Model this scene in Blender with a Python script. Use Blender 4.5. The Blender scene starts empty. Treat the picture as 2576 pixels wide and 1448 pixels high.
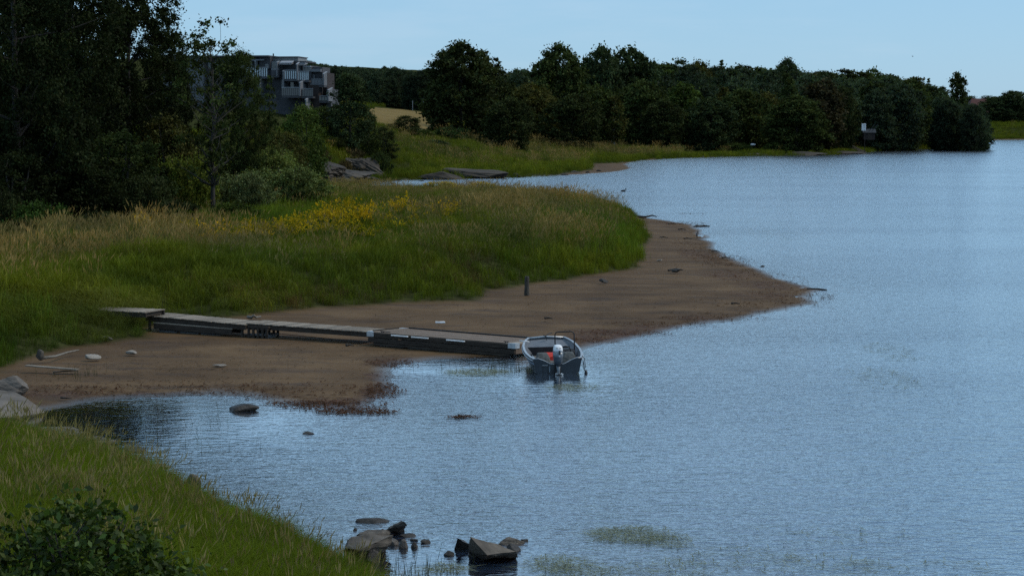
import bpy, bmesh, math, random
import numpy as np
from mathutils import Vector, Matrix, Euler

scene = bpy.context.scene
R = math.radians

# ------------------------------------------------------------------ camera
PW, PH, FPX = 2576.0, 1448.5, 5510.0          # picture units used for surveying the place
S = FPX / 2650.0                              # survey notes give depths in units of S metres
HORIZON = 312.0
CAM_H = 7.75
PITCH = math.atan((PH / 2 - HORIZON) / FPX)
cam_data = bpy.data.cameras.new("camera")
cam = bpy.data.objects.new("camera", cam_data)
scene.collection.objects.link(cam)
cam.location = (0, 0, CAM_H)
cam.rotation_euler = (math.pi / 2 - PITCH, 0, 0)
cam_data.sensor_width = 36.0
cam_data.lens = 36.0 * FPX / PW
cam_data.clip_start = 0.1
cam_data.clip_end = 14000
scene.camera = cam

# ------------------------------------------------------------------ sky, sun, exposure
SUN_ELEV, SUN_AZ = 48.0, 88.0                 # azimuth clockwise from +Y (from the right)
world = bpy.data.worlds.new("World")
scene.world = world
world.use_nodes = True
wn, wl = world.node_tree.nodes, world.node_tree.links
wn.clear()
w_out = wn.new("ShaderNodeOutputWorld")
w_bg = wn.new("ShaderNodeBackground")
w_sky = wn.new("ShaderNodeTexSky")
w_sky.sky_type = 'NISHITA'
w_sky.sun_disc = False
w_sky.sun_elevation = R(SUN_ELEV)
w_sky.sun_rotation = R(SUN_AZ)
w_sky.altitude = 0
w_sky.air_density = 0.8
w_sky.dust_density = 0.4
w_sky.ozone_density = 5.0
w_bg.inputs['Strength'].default_value = 0.099
# thin broken cloud over the whole dome (its pale streaks are what the river mirrors)
w_tc = wn.new("ShaderNodeTexCoord")
w_sep = wn.new("ShaderNodeSeparateXYZ"); wl.new(w_tc.outputs['Generated'], w_sep.inputs[0])
def w_math(op, a, b):
    n = wn.new("ShaderNodeMath"); n.operation = op
    for i, v in enumerate((a, b)):
        if isinstance(v, (int, float)): n.inputs[i].default_value = v
        else: wl.new(v, n.inputs[i])
    return n.outputs[0]
w_h = w_math('ADD', w_math('MAXIMUM', w_sep.outputs['Z'], 0.0), 0.12)
w_cmb = wn.new("ShaderNodeCombineXYZ")
wl.new(w_math('DIVIDE', w_sep.outputs['X'], w_h), w_cmb.inputs['X'])
wl.new(w_math('DIVIDE', w_sep.outputs['Y'], w_h), w_cmb.inputs['Y'])
w_nz = wn.new("ShaderNodeTexNoise"); w_nz.inputs['Scale'].default_value = 1.1; w_nz.inputs['Detail'].default_value = 5; w_nz.inputs['Roughness'].default_value = .58
wl.new(w_cmb.outputs[0], w_nz.inputs['Vector'])
w_cf = wn.new("ShaderNodeMapRange"); w_cf.interpolation_type = 'SMOOTHSTEP'
w_cf.inputs['From Min'].default_value = .46; w_cf.inputs['From Max'].default_value = .68; w_cf.inputs['To Max'].default_value = .68
wl.new(w_nz.outputs['Fac'], w_cf.inputs['Value'])
w_el = wn.new("ShaderNodeMapRange"); w_el.interpolation_type = 'SMOOTHSTEP'
w_el.inputs['From Min'].default_value = .05; w_el.inputs['From Max'].default_value = .26; w_el.inputs['To Min'].default_value = .10
wl.new(w_sep.outputs['Z'], w_el.inputs['Value'])
w_mix = wn.new("ShaderNodeMix"); w_mix.data_type = 'RGBA'
wl.new(w_math('MULTIPLY', w_cf.outputs[0], w_el.outputs[0]), w_mix.inputs[0])
w_veil = wn.new("ShaderNodeMix"); w_veil.data_type = 'RGBA'; w_veil.inputs[0].default_value = .55
wl.new(w_sky.outputs['Color'], w_veil.inputs[6]); w_veil.inputs[7].default_value = (3.7, 6.9, 9.9, 1)   # thin even high haze
wl.new(w_veil.outputs[2], w_mix.inputs[6])
w_mix.inputs[7].default_value = (9.0, 8.9, 9.6, 1)
wl.new(w_mix.outputs[2], w_bg.inputs['Color'])
wl.new(w_bg.outputs['Background'], w_out.inputs['Surface'])

sun_data = bpy.data.lights.new("sun", 'SUN')
sun_data.energy = 1.75
sun_data.angle = R(14)
sun_data.color = (1.0, 0.90, 0.76)
sun = bpy.data.objects.new("sun", sun_data)
scene.collection.objects.link(sun)
sdir = Vector((math.sin(R(SUN_AZ)) * math.cos(R(SUN_ELEV)), math.cos(R(SUN_AZ)) * math.cos(R(SUN_ELEV)), math.sin(R(SUN_ELEV))))
sun.rotation_euler = (-sdir).to_track_quat('-Z', 'Y').to_euler()

vs = scene.view_settings
vs.view_transform = 'Standard'
vs.look = 'None'
vs.exposure = 0.0
vs.gamma = 1.0
vs.use_curve_mapping = False
scene.cycles.max_bounces = 5
scene.cycles.diffuse_bounces = 2
scene.cycles.glossy_bounces = 3
scene.cycles.transmission_bounces = 3
scene.cycles.transparent_max_bounces = 8
scene.cycles.use_denoising = False
scene.cycles.caustics_reflective = False
scene.cycles.caustics_refractive = False
scene.cycles.sample_clamp_indirect = 4.0

# ------------------------------------------------------------------ surveying helpers
_cp, _sp = math.cos(PITCH), math.sin(PITCH)
def ray(px, py):
    cx = (np.asarray(px, float) - PW / 2) / FPX
    cy = (PH / 2 - np.asarray(py, float)) / FPX
    return cx, _cp + cy * _sp, -_sp + cy * _cp
def gp(px, py, z=0.0):
    """place on the level z seen at a picture point"""
    dx, dy, dz = ray(px, py)
    t = (z - CAM_H) / dz
    return np.stack([dx * t, dy * t], -1)
def at(px, py, D):
    """place at surveyed depth D (S metres each)"""
    D = D * S
    dx, dy, dz = ray(px, py)
    t = D / dy
    return Vector((float(dx * t), float(D), float(CAM_H + dz * t)))

# ------------------------------------------------------------------ noise (value noise)
def _hash(ix, iy, seed):
    h = (ix.astype(np.int64) * 374761393 + iy.astype(np.int64) * 668265263 + seed * 1442695041) & 0x7fffffff
    h = ((h ^ (h >> 13)) * 1274126177) & 0x7fffffff
    return ((h ^ (h >> 16)) & 0xffff) / 65535.0
def vnoise(x, y, seed=0):
    x = np.asarray(x, float); y = np.asarray(y, float)
    ix, iy = np.floor(x), np.floor(y)
    fx, fy = x - ix, y - iy
    fx = fx * fx * (3 - 2 * fx); fy = fy * fy * (3 - 2 * fy)
    a, b = _hash(ix, iy, seed), _hash(ix + 1, iy, seed)
    c, d = _hash(ix, iy + 1, seed), _hash(ix + 1, iy + 1, seed)
    return (a * (1 - fx) + b * fx) * (1 - fy) + (c * (1 - fx) + d * fx) * fy
def fbm(x, y, seed=0, octaves=4):
    s, a, tot = 0.0, 0.5, 0.0
    for o in range(octaves):
        s = s + a * (vnoise(np.asarray(x) * 2 ** o, np.asarray(y) * 2 ** o, seed + 17 * o) - 0.5)
        tot += a; a *= 0.5
    return s / tot * 2
def sstep(x, a, b):
    t = np.clip((x - a) / (b - a), 0, 1)
    return t * t * (3 - 2 * t)
def sdist(poly, X, Y):
    """signed distance to a closed polygon, positive inside"""
    poly = np.asarray(poly, float)
    P = np.stack([X, Y], -1).reshape(-1, 2)
    best = np.full(len(P), 1e18); inside = np.zeros(len(P), bool)
    n = len(poly)
    for i in range(n):
        a, b = poly[i], poly[(i + 1) % n]
        ab = b - a; L = ab @ ab + 1e-12
        ap = P - a
        t = np.clip((ap @ ab) / L, 0, 1)
        d = ap - t[:, None] * ab
        best = np.minimum(best, (d * d).sum(1))
        cond = (a[1] > P[:, 1]) != (b[1] > P[:, 1])
        if cond.any():
            xi = a[0] + (P[:, 1] - a[1]) * ab[0] / (ab[1] if abs(ab[1]) > 1e-12 else 1e-12)
            inside ^= cond & (P[:, 0] < xi)
    return (np.sqrt(best) * np.where(inside, 1, -1)).reshape(np.shape(X))

# ------------------------------------------------------------------ object helpers
COL = scene.collection
def tag(o, label=None, cat=None, group=None, kind=None):
    if label: o['label'] = label
    if cat: o['category'] = cat
    if group: o['group'] = group
    if kind: o['kind'] = kind
    return o
def link(name, me, parent=None, loc=None, rot=None, scale=None):
    o = bpy.data.objects.new(name, me)
    COL.objects.link(o)
    if parent is not None: o.parent = parent
    if loc is not None: o.location = loc
    if rot is not None: o.rotation_euler = rot
    if scale is not None: o.scale = scale
    return o
def empty(name, loc, label, cat, group=None, rot=None):
    o = link(name, None, loc=loc, rot=rot)
    o.empty_display_size = 0.2
    return tag(o, label, cat, group)
def mesh_np(name, V, F, mat=None, smooth=False):
    me = bpy.data.meshes.new(name)
    V = np.ascontiguousarray(V, dtype=np.float32)
    me.vertices.add(len(V)); me.vertices.foreach_set('co', V.ravel())
    F = np.asarray(F, dtype=np.int32)
    n, k = F.shape
    me.loops.add(n * k); me.loops.foreach_set('vertex_index', F.ravel())
    me.polygons.add(n)
    me.polygons.foreach_set('loop_start', np.arange(0, n * k, k, dtype=np.int32))
    me.polygons.foreach_set('loop_total', np.full(n, k, dtype=np.int32))
    if smooth: me.polygons.foreach_set('use_smooth', np.ones(n, bool))
    me.update(calc_edges=True)
    if mat: me.materials.append(mat)
    return me
def fattr(me, name, vals):
    a = me.attributes.new(name, 'FLOAT', 'POINT')
    a.data.foreach_set('value', np.asarray(vals, dtype=np.float32).ravel())
def cattr(me, name, vals):
    a = me.attributes.new(name, 'FLOAT_COLOR', 'POINT')
    v = np.ones((len(vals), 4), np.float32); v[:, :3] = vals
    a.data.foreach_set('color', v.ravel())

class MB:
    """collects simple shapes into one mesh"""
    def __init__(s): s.V = []; s.F = []; s.n = 0; s.smooth = False
    def add(s, verts, faces):
        s.V += [tuple(v) for v in verts]
        s.F += [tuple(i + s.n for i in f) for f in faces]
        s.n += len(verts); return s
    def box(s, c, d, rz=0.0, M=None):
        x, y, z = d[0] / 2, d[1] / 2, d[2] / 2
        pts = [Vector((sx * x, sy * y, sz * z)) for sz in (-1, 1) for sx, sy in ((-1, -1), (1, -1), (1, 1), (-1, 1))]
        rot = Matrix.Rotation(rz, 3, 'Z')
        pts = [rot @ p + Vector(c) for p in pts]
        if M is not None: pts = [M @ p for p in pts]
        return s.add(pts, [(3, 2, 1, 0), (4, 5, 6, 7), (0, 1, 5, 4), (1, 2, 6, 5), (2, 3, 7, 6), (3, 0, 4, 7)])
    def prism(s, poly, z0, z1):
        n = len(poly)
        return s.add([(x, y, z0) for x, y in poly] + [(x, y, z1) for x, y in poly],
                     [tuple(range(n - 1, -1, -1)), tuple(range(n, 2 * n))] + [(i, (i + 1) % n, n + (i + 1) % n, n + i) for i in range(n)])
    def tube(s, pts, rad, sides=8, cap=True):
        pts = [Vector(p) for p in pts]
        if not hasattr(rad, '__len__'): rad = [rad] * len(pts)
        rings = []; ref = Vector((0.31, 0.17, 0.93))
        for i, p in enumerate(pts):
            d = (pts[min(i + 1, len(pts) - 1)] - pts[max(i - 1, 0)]).normalized()
            a = d.cross(ref)
            if a.length < 1e-3: a = d.cross(Vector((1, 0, 0)))
            a.normalize(); b = d.cross(a)
            rings.append([p + (a * math.cos(t) + b * math.sin(t)) * rad[i] for t in [2 * math.pi * k / sides for k in range(sides)]])
        V = [v for r in rings for v in r]; F = []
        for i in range(len(rings) - 1):
            for k in range(sides):
                k2 = (k + 1) % sides
                F.append((i * sides + k, i * sides + k2, (i + 1) * sides + k2, (i + 1) * sides + k))
        if cap:
            F.append(tuple(range(sides - 1, -1, -1))); F.append(tuple((len(rings) - 1) * sides + k for k in range(sides)))
        return s.add(V, F)
    def loft(s, rings, cap=True):
        n = len(rings[0]); V = [v for r in rings for v in r]; F = []
        for i in range(len(rings) - 1):
            for k in range(n):
                k2 = (k + 1) % n
                F.append((i * n + k, i * n + k2, (i + 1) * n + k2, (i + 1) * n + k))
        if cap:
            F.append(tuple(range(n - 1, -1, -1))); F.append(tuple((len(rings) - 1) * n + k for k in range(n)))
        return s.add(V, F)
    def mesh(s, name, mat, smooth=False, bevel=0.0):
        me = bpy.data.meshes.new(name)
        me.from_pydata(s.V, [], s.F); me.update()
        bm = bmesh.new(); bm.from_mesh(me)
        if bevel > 0:
            bmesh.ops.bevel(bm, geom=[e for e in bm.edges], offset=bevel, segments=1, affect='EDGES', profile=0.6)
        bmesh.ops.recalc_face_normals(bm, faces=bm.faces)
        bm.to_mesh(me); bm.free()
        if smooth: me.polygons.foreach_set('use_smooth', np.ones(len(me.polygons), bool))
        me.materials.append(mat)
        return me
    def build(s, name, mat, parent=None, smooth=False, bevel=0.0, **kw):
        return link(name, s.mesh(name, mat, smooth, bevel), parent, **kw)
def sring(cx, cy, z, rx, ry, n=16, p=2.6, tilt=None):
    out = []
    for k in range(n):
        t = 2 * math.pi * k / n; c, s_ = math.cos(t), math.sin(t)
        out.append(Vector((cx + rx * math.copysign(abs(c) ** (2 / p), c), cy + ry * math.copysign(abs(s_) ** (2 / p), s_), z)))
    return out

# ------------------------------------------------------------------ materials
def nodes(name):
    m = bpy.data.materials.new(name); m.use_nodes = True
    nt = m.node_tree
    return m, nt.nodes, nt.links, nt.nodes['Principled BSDF'], nt.nodes['Material Output']
def noise_mat(name, ca, cb, scale=4.0, rough=0.8, metal=0.0, bump=0.0, bscale=None, detail=5, stretch=None, coord='Object', spec=0.4, bdist=0.05, rand=(.82, 1.15)):
    m, N, L, B, O = nodes(name)
    tc = N.new('ShaderNodeTexCoord'); src = tc.outputs[coord]
    if stretch:
        mp = N.new('ShaderNodeMapping'); mp.inputs['Scale'].default_value = stretch
        L.new(src, mp.inputs['Vector']); src = mp.outputs['Vector']
    nz = N.new('ShaderNodeTexNoise'); nz.inputs['Scale'].default_value = scale; nz.inputs['Detail'].default_value = detail
    L.new(src, nz.inputs['Vector'])
    cr = N.new('ShaderNodeValToRGB')
    cr.color_ramp.elements[0].position = 0.32; cr.color_ramp.elements[1].position = 0.68
    cr.color_ramp.elements[0].color = (*ca, 1); cr.color_ramp.elements[1].color = (*cb, 1)
    L.new(nz.outputs['Fac'], cr.inputs['Fac'])
    oi = N.new('ShaderNodeObjectInfo')
    mr = N.new('ShaderNodeMapRange'); mr.inputs['To Min'].default_value = rand[0]; mr.inputs['To Max'].default_value = rand[1]
    L.new(oi.outputs['Random'], mr.inputs['Value'])
    mx = N.new('ShaderNodeMix'); mx.data_type = 'RGBA'; mx.blend_type = 'MULTIPLY'; mx.inputs[0].default_value = 1
    L.new(cr.outputs['Color'], mx.inputs[6]); L.new(mr.outputs['Result'], mx.inputs[7])
    L.new(mx.outputs[2], B.inputs['Base Color'])
    B.inputs['Roughness'].default_value = rough; B.inputs['Metallic'].default_value = metal
    B.inputs['Specular IOR Level'].default_value = spec
    if bump:
        n2 = N.new('ShaderNodeTexNoise'); n2.inputs['Scale'].default_value = bscale or scale * 2; n2.inputs['Detail'].default_value = 6
        L.new(src, n2.inputs['Vector'])
        bp = N.new('ShaderNodeBump'); bp.inputs['Strength'].default_value = bump; bp.inputs['Distance'].default_value = bdist
        L.new(n2.outputs['Fac'], bp.inputs['Height']); L.new(bp.outputs['Normal'], B.inputs['Normal'])
    return m

# ------------------------------------------------------------------ land survey
def gps(px, py, z=0.0):
    g = gp(px, py, z); return np.stack([g[..., 0], g[..., 1] / S], -1)
def G(lst, z=0.0): return [tuple(gps(x, y, z)) for x, y in lst]
SHORE_PX = [(-500, 1040), (110, 1036), (150, 1028), (220, 1013), (300, 1004), (420, 1000), (520, 993), (620, 999), (690, 1012), (740, 1018), (800, 1026), (880, 1034), (945, 1042),
            (930, 1020), (1000, 985), (985, 955), (968, 930), (1010, 914), (1100, 904), (1220, 897), (1330, 890), (1420, 885), (1478, 880), (1505, 868), (1590, 853), (1660, 838), (1720, 822),
            (1775, 815), (1850, 809), (1900, 795), (1960, 780), (2058, 765), (2030, 748), (2066, 728), (2005, 714), (1960, 700), (1905, 678), (1850, 655), (1805, 628), (1790, 608), (1768, 585),
            (1745, 566), (1690, 556), (1640, 549), (1608, 543), (1590, 530), (1560, 515), (1515, 503), (1490, 496), (1520, 492), (1450, 486), (1400, 480), (1330, 474), (1240, 470), (1100, 468),
            (1000, 470), (920, 472), (885, 466), (880, 459), (960, 455), (1040, 452), (1100, 450), (1290, 446), (1420, 441), (1500, 436), (1560, 431), (1592, 424), (1575, 414), (1600, 405), (1650, 402),
            (1700, 398), (1800, 395), (1900, 392.5), (2000, 391), (2100, 388.5), (2160, 384), (2230, 379), (2330, 375), (2410, 370), (2460, 366), (2486, 361), (2470, 358)]
land_poly = G(SHORE_PX) + [(188, 460), (196, 498)] + G([(2440, 353.6), (2520, 352.6), (2576, 352), (2700, 351.5)]) + [(700, 640), (2500, 2600), (-4000, 2600), (-1500, 40), (-60, 30)]
NEAR_PX = [(-900, 1150), (0, 1112), (110, 1112), (200, 1128), (290, 1152), (350, 1175), (430, 1208), (490, 1240), (560, 1283), (700, 1345), (800, 1385), (880, 1425), (940, 1448), (1000, 1475), (1060, 1540)]
near_poly = G(NEAR_PX) + [(2.5, 8), (4, -40), (-90, -40), (-90, 32)]
GRASS_PX = [(-400, 985), (0, 935), (60, 908), (100, 890), (200, 872), (300, 862), (375, 850), (400, 828), (440, 806), (560, 802), (640, 793), (740, 783), (830, 776), (1000, 765), (1100, 762), (1215, 757), (1228, 735), (1330, 720),
            (1420, 706), (1500, 690), (1560, 683), (1612, 673), (1604, 640), (1640, 602), (1625, 580), (1603, 560), (1612, 546), (1592, 534), (1550, 515), (1505, 502), (1460, 491), (1380, 482), (1250, 474),
            (1100, 472), (1000, 474), (930, 476), (860, 480), (900, 470), (870, 461), (930, 455), (1000, 451.5), (1080, 449), (1290, 445), (1400, 439), (1488, 428), (1492, 413), (1560, 409), (1645, 399),
            (1652, 400.5), (1700, 397.2), (1800, 394.3), (1900, 391.9), (2000, 390.5), (2100, 388), (2160, 383.6), (2230, 378.7), (2330, 374.7), (2410, 369.7), (2455, 366), (2480, 361), (2465, 358.5)]
grass_poly = G(GRASS_PX, 0.15) + [(180, 462), (190, 500)] + G([(2440, 352.6), (2520, 351.6), (2576, 351), (2700, 350.5)]) + [(700, 660), (2500, 2600), (-4000, 2600), (-1500, 40), (-60, 32)]

HILL = [  # picture x, picture y, forward distance: spots of known ground level
    (0, 570, 70), (300, 562, 72), (520, 520, 80), (650, 470, 95), (760, 452, 112), (860, 446, 128),
    (100, 655, 55), (500, 650, 52.5), (900, 640, 53), (1200, 615, 56), (1400, 560, 69), (1100, 530, 80), (800, 560, 69), (1300, 508, 95), (1100, 495, 106), (900, 497, 104), (1000, 482, 116), (300, 690, 46.5), (700, 690, 47), (1100, 675, 49), (1480, 610, 60), (1540, 560, 72), (0, 745, 42),
    (900, 395, 146), (780, 395, 136), (960, 430, 152), (850, 350, 150), (760, 330, 152), (640, 310, 160), (560, 290, 168), (400, 330, 150), (200, 350, 140), (0, 350, 130), (700, 262, 178), (830, 280, 185), (600, 262, 178), (400, 262, 180), (0, 280, 200),
    (960, 318, 215), (1000, 278, 275), (1060, 281, 275), (1060, 318, 225), (1020, 348, 198), (1090, 388, 182), (1000, 440, 158), (1130, 350, 210), (1200, 372, 208), (1310, 374, 228), (1300, 405, 188), (1400, 410, 195), (1500, 372, 262), (1600, 382, 250), (1640, 378, 275),
    (1160, 360, 218), (1300, 345, 260), (1500, 345, 320), (1800, 370, 300), (2000, 368, 315), (2150, 365, 330), (2350, 360, 385), (2450, 356, 420),
    (1400, 290, 420), (1700, 295, 440), (2000, 300, 450), (2300, 318, 470), (1000, 215, 470), (1250, 215, 500), (800, 200, 420), (400, 200, 420),
    (2500, 345, 525), (2560, 312, 560), (2460, 296, 590), (2700, 310, 570), (2500, 260, 900), (1500, 200, 900), (500, 150, 900), (2900, 290, 900)]
_hp = np.array([list(at(*h)) for h in HILL]); _hp[:, 1] /= S
_k = np.sqrt(((_hp[:, None, :2] - _hp[None, :, :2]) ** 2).sum(-1))
_A = np.block([[_k, np.ones((len(_hp), 1))], [np.ones((1, len(_hp))), np.zeros((1, 1))]])
_w = np.linalg.solve(_A, np.append(_hp[:, 2], 0))
def hill(X, Y):
    X = np.asarray(X, float); Y = np.asarray(Y, float)
    out = np.full(X.shape, _w[-1])
    for (hx, hy, _), w in zip(_hp, _w[:-1]):
        out += w * np.sqrt((X - hx) ** 2 + (Y - hy) ** 2)
    return out
def land(X, Y):
    """ground level and the masks used for materials and planting"""
    X = np.asarray(X, float); Y = np.asarray(Y, float) / S
    wob = fbm(X * 0.55, Y * 0.55, 3) * 0.30 * np.clip(Y / 40, .5, 3) + fbm(X * 2.1, Y * 2.1, 5) * 0.10
    dl = sdist(land_poly, X, Y) + wob
    dn = sdist(near_poly, X, Y) + wob * 0.4
    dg = sdist(grass_poly, X, Y) + fbm(X * 0.8, Y * 0.8, 9) * 0.35 + fbm(X * .28, Y * .28, 12) * .55
    sand = np.where(dl > 0, 0.24 * (1 - np.exp(-np.maximum(dl, 0) / 9.0)), 0)
    sand = sand + np.where(dl > 0.4, fbm(X * 0.35, Y * 0.7, 21) * 0.035, 0)
    ramp = sstep(dg, -0.3, 1.2) * 0.16 + sstep(dg, 0, 14)
    h = np.clip(hill(X, Y), 0.25, 60)
    zl = sand * (1 - sstep(dg, 2, 14)) + sstep(dg, -0.3, 1.3) * 0.22 + sstep(dg, 0.2, np.interp(Y, [85, 125], [4.5, 16])) * h
    zl = zl + sstep(dg, 2, 8) * fbm(X * 0.13, Y * 0.13, 31) * 0.75
    zn = 0.05 + 0.23 * np.maximum(dn, 0) - 0.004 * np.maximum(dn, 0) ** 2 + fbm(X * 0.5, Y * 0.5, 41) * 0.10 * sstep(dn, 0, 1)
    zn = np.minimum(zn, 6.0)
    dw = np.maximum(dl, dn)
    z = np.where(dn > 0, np.maximum(zn, np.where(dl > 0, zl, 0)), np.where(dl > 0, zl, 0))
    z = np.where(dw <= 0, -0.055 * np.minimum(-dw, 12) - 0.03 * np.clip(-dw - 12, 0, 70), z + 0.004)
    grass = np.maximum(sstep(dg, -0.25, 0.35), sstep(dn, 0.25, 0.9))
    return z, dw, dg, dn, grass
def zat(x, y): return float(land(np.array([x]), np.array([y]))[0][0])

# ------------------------------------------------------------------ ground and water sheets
ys = list(np.arange(-30, 14, 1.5)); y = 14.0
while y < 2500:
    ys.append(y); y += max(0.22, 0.0078 * y) if y < 700 else 0.05 * y
ys = np.array(ys); ts = np.linspace(-0.64, 0.64, 361)
YY, TT = np.meshgrid(ys, ts, indexing='ij')
XX = TT * (np.maximum(YY, 0) + 22)
gz, gdw, gdg, gdn, ggrass = land(XX.ravel(), YY.ravel() * S)
nr, nc = YY.shape
idx = np.arange(nr * nc).reshape(nr, nc)
quads = np.stack([idx[:-1, :-1].ravel(), idx[:-1, 1:].ravel(), idx[1:, 1:].ravel(), idx[1:, :-1].ravel()], -1)

def blob(X, Y, items, z=0.4):
    """soft patches around surveyed picture spots: (px, py, half width m across, half width m deep, weight)"""
    out = np.zeros(np.shape(X)); Y = Y / S
    for px, py, rx, ry, w in items:
        c = gps(px, py, z)
        out = np.maximum(out, w * np.exp(-(((X - c[0]) / rx) ** 2 + ((Y - c[1]) / ry) ** 2)))
    return out
WRACK = [(900, 1030, 1.6, .8, 1.2), (700, 1008, 1.2, .4, .7), (850, 1010, 1.5, .8, 1.0), (965, 980, .7, 1.2, 1.1), (950, 940, .7, .8, .7), (1000, 905, 1.2, .8, .8), (1500, 850, 1.5, 1.0, 1.0), (1560, 838, 2.2, 1.2, .9), (1650, 822, 2.0, 1.2, .6),
         (1780, 798, 2, 1.5, .5), (1850, 690, 3, 3, .5), (1760, 640, 2, 4, .5), (1900, 740, 3, 2, .45), (1950, 715, 3, 3, .5), (400, 985, 3, .8, .5), (150, 985, 1.5, .5, .6), (1380, 800, 3, 2, .35)]
gwrack = blob(XX.ravel(), YY.ravel() * S, WRACK, 0.1)

def ground_material():
    m, N, L, B, O = nodes("shore_ground")
    geo = N.new('ShaderNodeNewGeometry')
    def noise(scale, detail=6, stretch=None, rough=.55):
        nz = N.new('ShaderNodeTexNoise'); nz.inputs['Scale'].default_value = scale; nz.inputs['Detail'].default_value = detail; nz.inputs['Roughness'].default_value = rough
        src = geo.outputs['Position']
        if stretch:
            mp = N.new('ShaderNodeMapping'); mp.inputs['Scale'].default_value = stretch; L.new(src, mp.inputs['Vector']); src = mp.outputs['Vector']
        L.new(src, nz.inputs['Vector']); return nz.outputs['Fac']
    def ramp(fac, stops):
        cr = N.new('ShaderNodeValToRGB'); els = cr.color_ramp.elements
        while len(els) < len(stops): els.new(0.5)
        for e, (p, c) in zip(els, stops): e.position = p; e.color = (*c, 1) if hasattr(c, '__len__') else (c, c, c, 1)
        L.new(fac, cr.inputs['Fac']); return cr.outputs['Color']
    def attr(n):
        a = N.new('ShaderNodeAttribute'); a.attribute_name = n; return a.outputs['Fac']
    def math_(op, a, b=None, c=None):
        x = N.new('ShaderNodeMath'); x.operation = op
        for i, v in enumerate((a, b, c)):
            if v is None: continue
            if isinstance(v, (int, float)): x.inputs[i].default_value = v
            else: L.new(v, x.inputs[i])
        return x.outputs[0]
    def mix(f, a, b, bt='MIX'):
        x = N.new('ShaderNodeMix'); x.data_type = 'RGBA'; x.blend_type = bt
        for i, v in ((0, f), (6, a), (7, b)):
            if isinstance(v, (int, float)): x.inputs[i].default_value = v
            elif isinstance(v, tuple): x.inputs[i].default_value = (*v, 1)
            else: L.new(v, x.inputs[i])
        return x.outputs[2]
    sand = ramp(noise(0.35, 7), [(.3, (.090, .052, .021)), (.5, (.122, .073, .033)), (.7, (.150, .093, .044))])
    patch = ramp(noise(.8, 9, (.45, 1.0, 1), .62), [(.50, 0.0), (.68, 1.0)])
    sand = mix(math_('MULTIPLY', patch, .75), sand, (.058, .038, .026))
    speck = ramp(noise(3.5, 5, (.5, 1.0, 1), .75), [(.60, 0.0), (.70, 1.0)])
    sand = mix(math_('MULTIPLY', speck, .7), sand, (.05, .038, .03))
    pale = ramp(noise(7.5, 3, (.6, 1.6, 1)), [(.69, 0.0), (.75, 1.0)])
    sand = mix(math_('MULTIPLY', pale, .35), sand, (.30, .27, .22))
    damp = ramp(noise(.16, 7, (.6, 1.0, 1), .6), [(.40, 0.0), (.62, 1.0)])
    sand = mix(math_('MULTIPLY', damp, .85), sand, mix(1.0, sand, (.62, .58, .54), 'MULTIPLY'))
    # wrack: torn brown weed
    wn_ = ramp(noise(3.2, 9, (.6, 1.7, 1), .7), [(.40, 0.0), (.55, 1.0)])
    wf = math_('MULTIPLY', wn_, attr('wrack'))
    wf = ramp(wf, [(.28, 0.0), (.42, 1.0)])
    wcol = ramp(noise(6, 4), [(.35, (.040, .020, .014)), (.65, (.115, .062, .036))])
    sand = mix(wf, sand, wcol)
    wet = math_('SUBTRACT', 1.0, math_('MULTIPLY', attr('shore'), 1.5)); wetc = N.new('ShaderNodeClamp'); L.new(wet, wetc.inputs[0]); wet = wetc.outputs[0]
    sand = mix(math_('MULTIPLY', wet, .55), sand, mix(1.0, sand, (.55, .52, .5), 'MULTIPLY'))
    soil = ramp(noise(1.5, 5), [(.35, (.020, .024, .009)), (.65, (.050, .055, .020))])
    col = mix(attr('grass'), sand, soil)
    L.new(col, B.inputs['Base Color'])
    rg = N.new('ShaderNodeMapRange'); rg.inputs['To Min'].default_value = .85; rg.inputs['To Max'].default_value = .12
    L.new(wet, rg.inputs['Value']); L.new(rg.outputs[0], B.inputs['Roughness'])
    L.new(math_('MULTIPLY', math_('SUBTRACT', 1.0, attr('grass')), math_('ADD', .15, math_('MULTIPLY', wet, .5))), B.inputs['Specular IOR Level'])
    bp = N.new('ShaderNodeBump'); bp.inputs['Strength'].default_value = .5; bp.inputs['Distance'].default_value = .05
    hsum = math_('ADD', noise(3.5, 8, (.7, 1.3, 1), .65), math_('MULTIPLY', wf, .8))
    L.new(hsum, bp.inputs['Height']); L.new(bp.outputs['Normal'], B.inputs['Normal'])
    return m
me = mesh_np("ground", np.stack([XX.ravel(), YY.ravel() * S, gz], -1), quads, ground_material(), True)
fattr(me, 'grass', ggrass); fattr(me, 'shore', np.clip(gdw, 0, 10)); fattr(me, 'wrack', gwrack)
tag(link("ground", me), kind='structure')

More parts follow.
